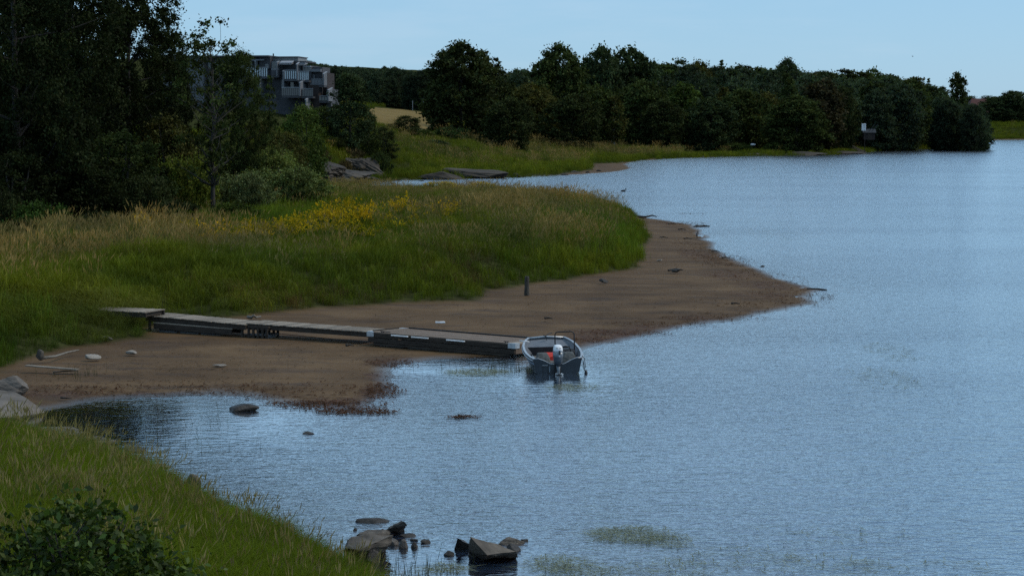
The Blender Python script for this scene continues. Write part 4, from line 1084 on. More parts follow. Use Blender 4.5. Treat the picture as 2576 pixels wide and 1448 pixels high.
tag(o, 'thin rusty stake beside the lattice crib', 'stake')
rp = [P3(690, 838, .25), P3(780, 847, .17), P3(860, 855, .13), P3(925, 858, .2)]
o = MB().tube(rp, .012, 5).build('mooring_rope', ROPE); tag(o, 'dark rope sagging from the crib to the dock under the walkway', 'rope')

# ------------------------------------------------------------------ floating dock
FL, FRc = P3(924, 834, .56), P3(1296, 865, .44)
BLc = P3(983, 822, .52)
M = frame_matrix(FL, FRc - FL, BLc - FL); LD = (FRc - FL).length; WD = 2.2
dock = thing_at('floating_dock', M, 'floating timber dock with steel corners resting tilted on the mud', 'dock')
nb = 14; bw = (WD - .16) / nb
for i in range(nb):
    o = link('deck_board', MB().box((LD / 2 - .14, .08 + (i + .5) * bw, -.0175), (LD - .48, bw - .010, .035)).mesh('deck_board', WOOD_R, bevel=.004), dock)
    o.location.z += prnd.uniform(-.004, .003)
for x in (.10, LD - .20):
    link('end_board', MB().box((x if x < 1 else LD - .22, WD / 2, -.016), (.13 if x < 1 else .34, WD - .04, .038)).mesh('end_board', WOOD, bevel=.004), dock)
for k, z in enumerate((-.10, -.275)):
    for y in (.03, WD - .03):
        link('fascia_board', MB().box((LD / 2, y, z), (LD - (.02 if k == 0 else .06), .05, .155)).mesh('fascia_board', WOOD_D, bevel=.006), dock)
    for x in (.03, LD - .03):
        link('fascia_board', MB().box((x, WD / 2, z), (.05, WD - .13, .155)).mesh('fascia_board', WOOD_R, bevel=.006), dock)
for i in range(7):
    x = .25 + i * (LD - .5) / 6
    link('spacer', MB().box((x, .045, -.19), (.16, .045, .045)).mesh('spacer', WOOD_D), dock)
link('bottom_board', MB().box((LD / 2, .05, -.40), (LD - .5, .05, .085)).mesh('bottom_board', WOOD_D), dock)
for i in range(4):
    link('float', MB().box((.85 + i * 1.22, WD / 2, -.50), (1.0, WD - .34, .30)).mesh('float', CONC, bevel=.05), dock)
for (x, sx) in ((0, 1), (LD, -1)):
    for (y, sy) in ((0, 1), (WD, -1)):
        b = MB()
        b.prism([(x - sx * .012, y - sy * .012), (x + sx * .30, y - sy * .012), (x - sx * .012, y + sy * .30)], .004, .012)
        b.box((x + sx * .13, y - sy * .008, -.075), (.29, .010, .17)); b.box((x - sx * .008, y + sy * .14, -.075), (.010, .27, .17))
        link('corner_bracket', b.mesh('corner_bracket', STEEL), dock)
for x0, x1 in ((1.02, 1.72), (1.85, 2.55), (3.28, 4.02)):
    link('rub_strip', MB().box(((x0 + x1) / 2, -.028, -.055), (x1 - x0, .05, .045)).mesh('rub_strip', WHITE, bevel=.008), dock)
link('toe_rail', MB().box((LD / 2, WD - .05, .028), (LD - .62, .05, .05)).mesh('toe_rail', BLACK), dock)
link('toe_rail', MB().box((.04, WD / 2, .025), (.05, WD - .62, .04)).mesh('toe_rail', WOOD_D), dock)
for x, y in ((.55, .13), (LD - .42, .12)):
    b = MB().tube([(x - .10, y, .045), (x + .10, y, .045)], .014, 6); b.box((x - .035, y, .02), (.025, .03, .05)); b.box((x + .035, y, .02), (.025, .03, .05))
    link('mooring_cleat', b.mesh('mooring_cleat', BLACK), dock)
o = MB().tube([M @ Vector((.45, .22, .02)), M @ Vector((.6, .3, .02)), M @ Vector((.8, .24, .02)), M @ Vector((.62, .18, .03)), M @ Vector((.5, .26, .03))], .014, 6).build('coiled_rope', ROPE)
tag(o, 'short dark rope lying on the left end of the dock', 'rope')

# ------------------------------------------------------------------ motor boat (local: x starboard, y to the bow, z up from the waterline)
NAVY = noise_mat("navy_hull", (.013, .019, .027), (.022, .030, .040), 5, .35, .2, spec=.6)
ALU = noise_mat("bare_aluminium", (.34, .36, .38), (.50, .52, .53), 7, .4, .6)
INNER = noise_mat("grey_liner", (.085, .095, .11), (.14, .15, .165), 5, .6)
FLOORM = noise_mat("boat_floor", (.085, .085, .08), (.14, .14, .135), 9, .8)
COVER = noise_mat("grey_cover_cloth", (.055, .060, .058), (.105, .112, .108), 7, .9, bump=.5)
COWL = noise_mat("white_cowl", (.66, .68, .69), (.76, .77, .77), 4, .3)
MOTOR = noise_mat("grey_motor", (.10, .12, .14), (.20, .225, .245), 6, .35, .3)
RED = noise_mat("red_cloth", (.50, .035, .025), (.68, .07, .05), 9, .8)
STRIPE = noise_mat("blue_stripe", (.10, .15, .22), (.16, .22, .30), 6, .4)
bl = P3(1403, 939, 0)
boat = empty('motor_boat', (bl.x, bl.y, 0), 'small dark blue aluminium motor boat moored beside the dock', 'boat', rot=(0, R(-1.2), R(3.8)))
ST = [  # y, gunwale half width, gunwale z, chine half width, chine z, keel z
    (0.0, .74, .46, .66, .04, -.16), (.5, .82, .47, .70, .04, -.16), (1.2, .88, .49, .72, .05, -.15), (2.0, .90, .53, .70, .08, -.12), (2.8, .87, .58, .61, .14, -.06), (3.4, .80, .63, .47, .23, .04), (3.85, .70, .67, .32, .34, .17), (4.15, .60, .70, .20, .46, .33)]
def outer(s):
    y, g, gz_, c, cz, k = s
    m = (g * .55 + c * .45, (gz_ + cz) * .5 + .02)
    return [(-g, y, gz_), (-m[0], y, m[1]), (-c, y, cz), (-c * .5, y, (cz + k) * .5 - .01), (0, y, k), (c * .5, y, (cz + k) * .5 - .01), (c, y, cz), (m[0], y, m[1]), (g, y, gz_)]
b = MB(); V = [p for s in ST for p in outer(s)]; nV = 9
F = [(i * nV + k, i * nV + k + 1, (i + 1) * nV + k + 1, (i + 1) * nV + k) for i in range(len(ST) - 1) for k in range(nV - 1)]
tip = len(V); V.append((0, 4.32, .72)); V.append((0, 4.27, .36))
l = (len(ST) - 1) * nV
F += [(l, l + 1, tip + 1, tip), (l + 1, l + 2, tip + 1), (l + 2, l + 3, tip + 1), (l + 3, l + 4, tip + 1), (l + 4, l + 5, tip + 1), (l + 5, l + 6, tip + 1), (l + 6, l + 7, tip + 1), (l + 7, l + 8, tip, tip + 1)]
b.add(V, F)
hull = b.build('hull', NAVY, boat)
md = hull.modifiers.new('thick', 'SOLIDIFY'); md.thickness = .02; md.offset = 1
# transom with a dipped top edge
b = MB(); tp = []
for x, z in ((-.74, .46), (-.60, .47), (-.42, .40), (-.22, .29), (0, .27), (.22, .29), (.42, .40), (.60, .47), (.74, .46)):
    tp.append((x, z))
bt = [(-.74, .46), (-.705, .27), (-.66, .04), (-.33, -.07), (0, -.16), (.33, -.07), (.66, .04), (.705, .27), (.74, .46)]
V = [(x * .995, -.012, z) for x, z in tp] + [(x * .995, -.012, z) for x, z in bt] + [(x * .995, .03, z) for x, z in tp] + [(x * .995, .03, z) for x, z in bt]
F = []
for k in range(8):
    F += [(k, k + 1, 9 + k + 1, 9 + k), (18 + k, 27 + k, 27 + k + 1, 18 + k + 1), (k, 18 + k, 18 + k + 1, k + 1)]
b.add(V, F); tr = b.build('transom', NAVY, boat)
link('transom_trim', MB().tube([(x, -.0, z + .012) for x, z in tp], .016, 6).mesh('transom_trim', ALU, True), tr)
for x in (-.46, -.30):
    link('seam', MB().box((x, -.022, .14), (.012, .012, .26)).mesh('seam', BLACK), tr)
link('boarding_step', MB().box((-.40, -.05, .27), (.17, .07, .014)).mesh('boarding_step', ALU), tr)
link('trim_bracket', MB().box((-.25, -.035, .14), (.05, .05, .20)).mesh('trim_bracket', MOTOR, bevel=.01), tr)
# inside: floor, inner sides, bow panel, gunwales
inner = []
b = MB(); V = []; F = []
for i, (y, g, gz_, c, cz, k) in enumerate(ST[:6]):
    V += [(-(c - .03), y + .04, max(.07, cz + .02)), (c - .03, y + .04, max(.07, cz + .02))]
F = [(2 * i, 2 * i + 1, 2 * i + 3, 2 * i + 2) for i in range(5)]
b.add(V, F); link('floor', b.mesh('floor', FLOORM), boat)
b = MB()
for s_ in (-1, 1):
    V = []; F = []
    for i, (y, g, gz_, c, cz, k) in enumerate(ST):
        V += [(s_ * (g - .045), y + .03, gz_ - .02), (s_ * (c + .01), y + .03, max(.06, cz + .02))]
    F = [(2 * i, 2 * i + 1, 2 * i + 3, 2 * i + 2) for i in range(len(ST) - 1)]
    b.add(V, F)
link('inner_side', b.mesh('inner_side', INNER), boat)
b = MB(); b.add([(-.77, 3.3, .50), (.77, 3.3, .50), (.60, 4.08, .64), (0, 4.24, .66), (-.60, 4.08, .64)], [(0, 1, 2, 3, 4)])
link('foredeck', b.mesh('foredeck', INNER), boat)
b = MB(); b.box((0, 3.28, .36), (1.44, .03, .27)); link('deck_bulkhead', b.mesh('deck_bulkhead', BLACK), boat)
for s_ in (-1, 1):
    g = MB().loft([[Vector((s_ * (gw - .045), y, gz_ - .005)), Vector((s_ * (gw + .025), y, gz_ - .005)), Vector((s_ * (gw + .025), y, gz_ + .035)), Vector((s_ * (gw - .045), y, gz_ + .035))] for y, gw, gz_, *_ in ST])
    gw_ = link('gunwale', g.mesh('gunwale', ALU, bevel=.004), boat)
    link('rub_rail', MB().tube([(s_ * (gw + .035), y, gz_ - .045) for y, gw, gz_, *_ in ST], .018, 6).mesh('rub_rail', ALU, True), gw_)
    link('hull_stripe', MB().loft([[Vector((s_ * (gw * .80 + c * .20 + .014), y, gz_ * .80 + cz * .2 - .03)), Vector((s_ * (gw * .62 + c * .38 + .016), y, gz_ * .62 + cz * .38 - .02)), Vector((s_ * (gw * .62 + c * .38 + .022), y, gz_ * .62 + cz * .38 - .02)), Vector((s_ * (gw * .80 + c * .20 + .020), y, gz_ * .80 + cz * .2 - .03))] for y, gw, gz_, c, cz, k in ST[:-1]]).mesh('hull_stripe', STRIPE), hull)
link('bow_gunwale', MB().tube([(-.62, 4.16, .705), (0, 4.33, .735), (.62, 4.16, .705)], .032, 8).mesh('bow_gunwale', ALU, True), boat)
b = MB().tube([(-.02, 3.9, .66), (-.04, 3.85, .80), (.06, 3.95, .86), (.18, 4.05, .88)], .016, 6); b.tube([(-.04, 3.85, .80), (-.12, 3.8, .83)], .02, 6)
link('bow_rail', b.mesh('bow_rail', BLACK, True), boat)
# console with wheel and hoop
cs = MB().loft([[Vector((.12, 1.75, .07)), Vector((.72, 1.75, .07)), Vector((.72, 2.15, .07)), Vector((.12, 2.15, .07))], [Vector((.14, 1.78, .46)), Vector((.72, 1.78, .46)), Vector((.72, 2.12, .50)), Vector((.14, 2.12, .50))], [Vector((.18, 1.92, .56)), Vector((.70, 1.92, .56)), Vector((.70, 2.10, .58)), Vector((.18, 2.10, .58))]])
con = link('console', cs.mesh('console', BLACK, bevel=.015), boat)
t = [2 * math.pi * k / 20 for k in range(21)]
b = MB().tube([(.40 + .17 * math.cos(a), 1.66 - .06 * math.sin(a), .52 + .16 * math.sin(a)) for a in t], .016, 6, cap=False)
for a in (.5, 2.6, 4.7): b.tube([(.40, 1.68, .52), (.40 + .16 * math.cos(a), 1.66 - .05 * math.sin(a), .52 + .15 * math.sin(a))], .010, 5)
link('steering_wheel', b.mesh('steering_wheel', BLACK, True), con)
link('gauge_panel', MB().box((.42, 1.765, .42), (.24, .02, .10)).mesh('gauge_panel', WHITE), con)
link('gauge', MB().tube([(.42, 1.755, .42), (.42, 1.745, .42)], .04, 12).mesh('gauge', BLACK), con)
pts = [(.10, 1.95, .40), (.10, 1.95, 1.02), (.13, 1.95, 1.085), (.20, 1.95, 1.11), (.62, 1.95, 1.11), (.69, 1.95, 1.085), (.72, 1.95, 1.02), (.72, 1.95, .10)]
link('hoop_frame', MB().tube(pts, .020, 8).mesh('hoop_frame', BLACK, True), boat)
# covered seats
for cx, nm in ((-.40, 0), (.42, 1)):
    rg = [sring(cx, .95, .09, .235, .24, 16, 4), sring(cx, .95, .24, .25, .25, 16, 4), sring(cx + .02, .97, .40, .22, .20, 16, 4), sring(cx + .01, 1.0, .53, .165, .13, 16, 4), sring(cx + .01, 1.0, .555, .14, .09, 16, 3.4)]
    for r_ in rg[1:4]:
        for v in r_: v.x += prnd.uniform(-.012, .012); v.y += prnd.uniform(-.012, .012)
    link('covered_seat', MB().loft(rg).mesh('covered_seat', COVER), boat)
link('port_rod', MB().tube([(-.93, 3.55, .70), (-.62, 3.45, .66)], .022, 8).mesh('port_rod', WHITE, True), boat)
link('fender_board', MB().box((-.60, 1.7, .30), (.035, 1.5, .05)).mesh('fender_board', ALU), boat)
# outboard engine
eng = link('outboard_engine', MB().loft([sring(0, -.22, .28, .10, .17, 18, 2.6), sring(0, -.23, .40, .135, .21, 18, 3), sring(0, -.24, .56, .155, .235, 18, 3.2), sring(0, -.24, .70, .158, .24, 18, 3.2)]).mesh('outboard_engine', MOTOR, True), boat)
cw = link('cowl', MB().loft([sring(0, -.24, .702, .152, .232, 20, 3.2), sring(0, -.24, .78, .148, .228, 20, 3.2), sring(0, -.235, .86, .132, .21, 20, 3), sring(0, -.225, .905, .105, .17, 20, 2.8), sring(0, -.22, .918, .06, .11, 20, 2.4)]).mesh('cowl', COWL, True), eng)
link('cowl_latch', MB().box((.03, -.482, .70), (.045, .02, .12)).mesh('cowl_latch', BLACK, bevel=.004), eng)
for x0 in (-.05, .05):                                   # two short dark words, too small to read
    b = MB().box((x0, -.466, .828), (.062, .004, .006))
    for k in range(4): b.box((x0 - .025 + k * .0165, -.466, .838), (.008 + .003 * (k % 2), .0045, .016 + .008 * (k % 3 == 1)))
    link('cowl_lettering', b.mesh('cowl_lettering', BLACK), cw)
link('engine_badge', MB().box((.03, -.475, .59), (.05, .012, .05)).mesh('engine_badge', WHITE), eng)
link('engine_leg', MB().loft([sring(0, -.24, .30, .075, .13, 14, 2.4), sring(0, -.27, .10, .05, .11, 14, 2.2), sring(0, -.29, -.10, .042, .12, 14, 2.2), sring(0, -.29, -.28, .055, .16, 14, 2.2)]).mesh('engine_leg', MOTOR, True), eng)
link('cavitation_plate', MB().box((0, -.36, .02), (.20, .34, .016)).mesh('cavitation_plate', BLACK, bevel=.004), eng)
link('gearcase', MB().loft([sring(0, -.20, .0, .01, .01, 10, 2)] + [[Vector((.055 * r * math.cos(a), y, -.02 + .055 * r * math.sin(a))) for a in [2 * math.pi * k / 10 for k in range(10)]] for y, r in ((-.24, .7), (-.34, 1), (-.46, .9), (-.52, .5))]).mesh('gearcase', BLACK, True), eng)
for k in range(3):
    a = 2 * math.pi * k / 3 + .4; u = Vector((math.cos(a), 0, math.sin(a))); w_ = Vector((-math.sin(a), .35, math.cos(a)))
    c0 = Vector((0, -.50, -.02)); pts = [c0 + u * .04 - w_ * .02, c0 + u * .10 - w_ * .055, c0 + u * .145, c0 + u * .10 + w_ * .055, c0 + u * .04 + w_ * .02]
    b = MB(); b.add(pts + [p + Vector((0, .012, 0)) for p in pts], [(0, 1, 2, 3, 4), (9, 8, 7, 6, 5)] + [(i, 5 + i, 5 + (i + 1) % 5, (i + 1) % 5) for i in range(5)])
    link('propeller_blade', b.mesh('propeller_blade', WHITE), eng)
link('clamp_bracket', MB().box((0, -.06, .18), (.20, .12, .30)).mesh('clamp_bracket', BLACK, bevel=.015), eng)
bpy.context.view_layer.update()
BM = boat.matrix_world.copy()
# loose things in and on the boat
b = MB().loft([sring(-.05, 2.75, .12, .34, .22, 16, 3), sring(-.05, 2.75, .26, .33, .21, 16, 3), sring(-.07, 2.78, .34, .24, .14, 16, 3)])
for i, v in enumerate(b.V): b.V[i] = (v[0] + .03 * math.sin(i * 2.1), v[1] + .03 * math.cos(i * 1.7), v[2] + .02 * math.sin(i * 3.1))
o = b.build('life_jacket', RED); o.matrix_world = BM; tag(o, 'red life jacket bundle lying in the bow of the boat', 'life jacket')
pts = [(.78, .10, .52), (.84, .0, .46), (.87, -.06, .20), (.83, -.08, .08), (.80, -.06, .14), (.80, .02, .38), (.82, -.05, .30), (.85, -.1, .0), (.86, -.12, -.08)]
o = MB().tube([BM @ Vector(p) for p in pts], .011, 6).build('stern_rope', ROPE); tag(o, 'dark rope hanging from the right stern corner of the boat', 'rope')
rg = [[Vector((r * math.cos(a), r * math.sin(a), z)) for a in [2 * math.pi * k / 12 for k in range(12)]] for z, r in ((.0, .02), (.04, .055), (.14, .05), (.22, .02))]
o = MB().loft(rg).build('fender', BLACK, smooth=True); o.location = BM @ Vector((.87, -.13, -.12)); tag(o, 'small black fender hanging at the waterline by the stern rope', 'fender')

# ------------------------------------------------------------------ post and driftwood
STUMP = noise_mat("grey_post_wood", (.032, .028, .023), (.095, .085, .072), 5, .9, bump=.6, stretch=(4, 4, .8))
p = P3(1325, 737, .28)
b = MB().loft([[Vector((r * math.cos(a) + dx, r * math.sin(a), z + (.03 * math.sin(3 * a) if z > .6 else 0))) for a in [2 * math.pi * k / 12 for k in range(12)]] for z, r, dx in ((-.1, .12, 0), (0, .115, 0), (.3, .10, .005), (.55, .102, .01), (.70, .095, .012), (.74, .07, .012))])
tag(b.build('mooring_post', STUMP, loc=p), 'weathered grey wooden post standing on the mud by the grass', 'post')
DRIFT = noise_mat("driftwood", (.12, .105, .085), (.27, .245, .205), 5, .85, bump=.4, stretch=(1, 5, 5))
DRIFT_D = noise_mat("dark_driftwood", (.028, .022, .018), (.075, .06, .048), 5, .85, bump=.4)
def stick(label, pix, r, mat, z=.25, name='driftwood', lift=None):
    pts = [P3(x, y, z + (lift[i] if lift else 0)) for i, (x, y) in enumerate(pix)]
    n = len(pts)
    o = MB().tube(pts, [r * (1 - .6 * i / (n - 1)) for i in range(n)], 6).build(name, mat, None, True)
    return tag(o, label, 'driftwood')
a, b_ = P3(62, 920, .32), P3(192, 930, .24)
M = frame_matrix(a, b_ - a, (0, 1, 0)); e = MB().box(((b_ - a).length / 2, .12, .0), ((b_ - a).length, .22, .035)).build('loose_plank', WOOD, bevel=.005); e.matrix_world = M
tag(e, 'loose grey plank lying on the mud at the left', 'plank')
stick('long pale driftwood branch beside the pointed stone at left', [(108, 900), (140, 896), (170, 886), (198, 880)], .05, DRIFT, .3)
stick('thin dark stick on the mud above the granite slab', [(134, 936), (160, 933), (197, 932)], .03, DRIFT_D, .18)
stick('short dark stick near the pool edge', [(153, 1000), (180, 1002)], .03, DRIFT_D, .1)
stick('twisted pale driftwood behind the walkway joint', [(624, 797), (632, 799), (638, 793), (644, 798), (656, 796)], .07, DRIFT, .32, lift=[0, .02, .12, .02, .0])
stick('dark branched driftwood where the meadow meets the far water', [(1606, 545), (1625, 546), (1640, 542), (1652, 545)], .10, DRIFT_D, .1, lift=[0, .1, .15, .1])
stick('dark driftwood by the lump on the right beach', [(1682, 680), (1700, 676), (1718, 679)], .06, DRIFT_D, .28)
stick('black log on the waterline at the back of the beach', [(1752, 569), (1770, 568), (1785, 569)], .10, DRIFT_D, .06)
stick('dark stick pointing off the spit tip', [(2030, 727), (2060, 727), (2080, 729)], .06, DRIFT_D, .03)
for i, (x, y) in enumerate([(1690, 563), (1716, 577), (1850, 763), (1730, 600), (1670, 597), (1380, 800), (880, 868), (1800, 632), (1826, 648)]):
    stick('short dark driftwood stick on the mud, %s' % ['left of the black waterline log', 'below the black waterline log', 'on the lower spit near its tip', 'left of the standing crow', 'by the upper beach grass', 'above the dock', 'under the right walkway', 'on the right waterline upper part', 'on the right waterline middle part'][i], [(x - 9, y), (x, y - 1), (x + 10, y + 1)], .05, DRIFT_D, .12 if i > 6 or i < 2 else .25)
# broken foam slab
p = P3(1107, 811, .36)
e = MB().prism([(-.17, -.10), (.2, -.12), (.16, .14), (.02, .10), (-.05, .02), (-.18, .12)], -.02, .035).build('foam_slab', WHITE, bevel=.006, loc=p); tag(e, 'broken white foam slab lying on the mud above the dock', 'debris')

# ------------------------------------------------------------------ birds
FEATH = noise_mat("dark_feathers", (.012, .012, .014), (.03, .03, .033), 9, .6)
def bird_body(name, mat, pts, rad):
    return MB().tube(pts, rad, 10).mesh(name, mat, True)
p = P3(1754, 600, .22)
e = empty('crow', p, 'black crow standing on the right side of the beach', 'bird')
link('body', bird_body('body', FEATH, [(-.26, 0, .14), (-.12, 0, .22), (.02, 0, .30), (.12, 0, .38), (.16, 0, .44), (.21, 0, .46), (.29, 0, .45)], [.015, .06, .085, .06, .05, .045, .006]), e)
for y in (-.03, .03): link('leg', MB().tube([(0, y, .24), (.01, y, .10), (0, y, 0)], .009, 5).mesh('leg', BLACK), e)
e.rotation_euler = (0, 0, R(70))
for (px, py, lab) in ((1424, 473, 'dark duck swimming near the inlet mouth'), (1568, 482, 'small dark duck alone on the water right of the inlet')):
    p = P3(px, py, 0); e = empty('duck', p, lab, 'bird', 'ducks on the river')
    link('body', bird_body('body', FEATH, [(-.30, 0, .12), (-.18, 0, .08), (0, 0, .07), (.16, 0, .10), (.22, 0, .20), (.23, 0, .28), (.28, 0, .31), (.38, 0, .28)], [.01, .09, .13, .10, .05, .05, .055, .008]), e)
    e.scale = (1.0, 1.0, 1.0)
p = at(2296, 143, 330)
e = empty('gull', p, 'small gull flying alone in the sky', 'bird', rot=(0, R(-25), R(20)))
link('body', bird_body('body', FEATH, [(-.25, 0, 0), (-.1, 0, .01), (.1, 0, .02), (.22, 0, .02), (.30, 0, .0)], [.02, .06, .07, .045, .006]), e)
for s_ in (-1, 1):
    b = MB().add([(.10, s_ * .04, .03), (-.08, s_ * .04, .03), (-.04, s_ * .35, .20), (.10, s_ * .38, .22), (-.12, s_ * .72, .12), (.09, s_ * .03, .045), (-.07, s_ * .03, .045), (-.04, s_ * .35, .21), (.09, s_ * .38, .23)], [(0, 1, 2, 3), (3, 2, 4), (5, 8, 7, 6), (8, 4, 7), (0, 3, 8, 5), (1, 6, 7, 2), (3, 4, 8), (2, 7, 4)])
    link('wing', b.mesh('wing', FEATH), e)

# ------------------------------------------------------------------ apartment building on the hill (local: x right along the facade, y back, z up)
PANEL = noise_mat("grey_render", (.105, .112, .122), (.150, .158, .170), .7, .85, bump=.1)
CLAD = noise_mat("dark_cladding", (.040, .042, .048), (.070, .072, .080), 1.5, .8)
BRICKD = noise_mat("brown_brick", (.022, .016, .015), (.040, .030, .028), 6, .9)
TRIM = noise_mat("pale_trim", (.20, .215, .235), (.28, .295, .315), 3, .6)
ROOFM = noise_mat("roof_felt", (.045, .045, .05), (.08, .08, .085), 2, .9)
RIB = noise_mat("ribbed_metal", (.20, .20, .20), (.30, .30, .29), 2, .5, .3)
def glass_mat(name, tint, rough=.05):
    m, N, L, B, O = nodes(name)
    nz = N.new('ShaderNodeTexNoise'); nz.inputs['Scale'].default_value = .8; tc = N.new('ShaderNodeTexCoord'); L.new(tc.outputs['Object'], nz.inputs['Vector'])
    cr = N.new('ShaderNodeValToRGB'); cr.color_ramp.elements[0].color = (*[c * .6 for c in tint], 1); cr.color_ramp.elements[1].color = (*tint, 1)
    L.new(nz.outputs['Fac'], cr.inputs['Fac']); L.new(cr.outputs['Color'], B.inputs['Base Color'])
    B.inputs['Roughness'].default_value = rough; B.inputs['Specular IOR Level'].default_value = .8
    return m
GLASS = glass_mat("window_glass", (.02, .024, .03)); FROST_SKY = glass_mat("frosted_sky_panel", (.48, .55, .58), .3)  # pale balcony panels, base colour lifted to include the sky they reflect
K = .00713                                               # metres per survey unit on the facade
o0 = at(576.9, 120.7, 170)                                # survey origin of the facade
bld = empty('apartment_building', (o0.x, o0.y, o0.z), 'grey terraced apartment block with glass balconies above the left bank', 'building', rot=(0, 0, R(-8)))
def bx(name, mat, x0, x1, z0, z1, y0, y1, parent=None, bevel=0):
    """survey box: x0..x1 to the right, z0..z1 down from the origin (survey units), y in metres back"""
    b = MB().box(((x0 + x1) / 2 * K, (y0 + y1) / 2, -(z0 + z1) / 2 * K), (abs(x1 - x0) * K, abs(y1 - y0), abs(z1 - z0) * K))
    return link(name, b.mesh(name, mat, bevel=bevel), parent or bld)
# main volumes stepping down to the right
bx('wall', PANEL, -1560, -620, 190, 1500, .5, 9)
bx('wall', CLAD, -620, 900, 200, 1500, 2.0, 10)
bx('wall', CLAD, 905, 1480, 300, 1500, 1.8, 9)
bx('wall', CLAD, 1485, 1830, 400, 1500, 1.6, 8)
bx('wall', CLAD, 1835, 2060, 430, 1600, 2.4, 8)
bx('wall', BRICKD, 2065, 2160, 560, 1600, 2.8, 8)
r1 = bx('roof', ROOFM, -1600, 900, 172, 200, .2, 10.3)
link('chimney', MB().tube([(838 * K, 5, -178 * K), (838 * K, 5, -112 * K)], .11, 8).mesh('chimney', BLACK), r1)
bx('roof', ROOFM, 890, 1500, 188, 206, 2.6, 9.5)
cl = bx('parapet', RIB, 900, 1480, 207, 290, 3.0, 9.2)
for i in range(20):
    link('rib', MB().box(((915 + i * 29) * K, 2.975, -248 * K), (.035, .05, .55)).mesh('rib', RIB), cl)
bx('roof', ROOFM, 1484, 1730, 300, 330, 1.2, 8.2); bx('roof', TRIM, 1600, 1720, 340, 365, .6, 2.4)
bx('roof', TRIM, 1680, 1830, 410, 432, 1.0, 8.2); bx('roof', PANEL, 1830, 2050, 478, 540, 1.4, 8.2)
bx('wall', CLAD, 640, 890, 190, 460, 1.4, 2.4)
def window(x0, x1, z0, z1, y, mull=0):
    w = bx('window', TRIM, x0 - 10, x1 + 10, z0 - 10, z1 + 8, y, y + .08)
    n = mull + 1; s = (x1 - x0) / n
    for i in range(n): bx('pane', GLASS, x0 + i * s + 4, x0 + (i + 1) * s - 4, z0, z1, y - .015, y + .03, w)
for a in [(590, 715, 305, 450, 1.9), (790, 840, 375, 460, 1.36), (925, 1060, 320, 500, 1.7), (1580, 1665, 400, 520, 1.5), (1690, 1810, 440, 520, 1.52), (1290, 1400, 770, 900, 1.7), (1710, 1820, 770, 910, 1.5), (1850, 1875, 610, 720, 2.3), (1150, 1230, 720, 900, 1.7), (-560, -480, 330, 450, 1.9), (-400, -330, 330, 450, 1.9), (2175, 2210, 1000, 1080, 1.9)]:
    window(*a[:4], a[4], mull=1 if a[1] - a[0] > 100 else 0)
for a in [(-580, -500, 600, 760, 1.9), (-420, -360, 600, 760, 1.9), (100, 250, 300, 440, 1.9), (330, 450, 300, 440, 1.9), (610, 720, 870, 960, 1.9), (1360, 1420, 780, 905, 1.69)]:
    window(*a[:4], a[4])
def awning(x0, x1, z, y0, y1, drop=45):
    b = MB(); X0, X1, Z = x0 * K, x1 * K, -z * K
    b.add([(X0, y1, Z), (X1, y1, Z), (X1, y0, Z - drop * K), (X0, y0, Z - drop * K), (X0, y1, Z - .08), (X1, y1, Z - .08), (X1, y0, Z - drop * K - .1), (X0, y0, Z - drop * K - .1)], [(0, 1, 2, 3), (7, 6, 5, 4), (0, 3, 7, 4), (1, 5, 6, 2), (3, 2, 6, 7), (0, 4, 5, 1)])
    link('awning', b.mesh('awning', TRIM), bld)
awning(380, 770, 225, .5, 2.0); awning(1140, 1430, 290, .4, 1.8); awning(1135, 1420, 335, .2, 1.8, 30); awning(1550, 1710, 365, .2, 1.6, 20)
def balcony(x0, x1, zt, zb, y0, y1, n, panel, gap=.45):
    s = bx('balcony', CLAD, x0, x1, zb, zb + 38, y0, y1)
    bx('hand_rail', TRIM, x0, x1, zt - 14, zt, y0, y0 + .08, s)
    w = (x1 - x0) / n
    for i in range(n):
        bx('panel', panel, x0 + i * w + w * gap / 2, x0 + (i + 1) * w - w * gap / 2, zt + 12, zb - 12, y0 + .02, y0 + .05, s)
    for i in range(n + 1):
        bx('baluster', CLAD, x0 + i * w - 4, x0 + i * w + 4, zt, zb, y0 + .03, y0 + .07, s)
balcony(370, 880, 450, 655, 0, 2.0, 10, FROST_SKY); balcony(1275, 1560, 515, 715, -.4, 1.8, 6, FROST_SKY); balcony(1572, 1835, 545, 738, -.2, 1.6, 6, FROST_SKY)
balcony(1270, 1680, 905, 1090, -2.0, 1.8, 9, GLASS, .25); balcony(1700, 1970, 930, 1100, -1.6, 1.6, 7, GLASS, .25); balcony(1870, 2160, 715, 850, .4, 2.4, 4, PANEL, .1)
balcony(960, 1130, 490, 630, .2, 1.8, 3, CLAD, .1); balcony(2050, 2240, 1090, 1200, .2, 2.4, 3, GLASS, .2)
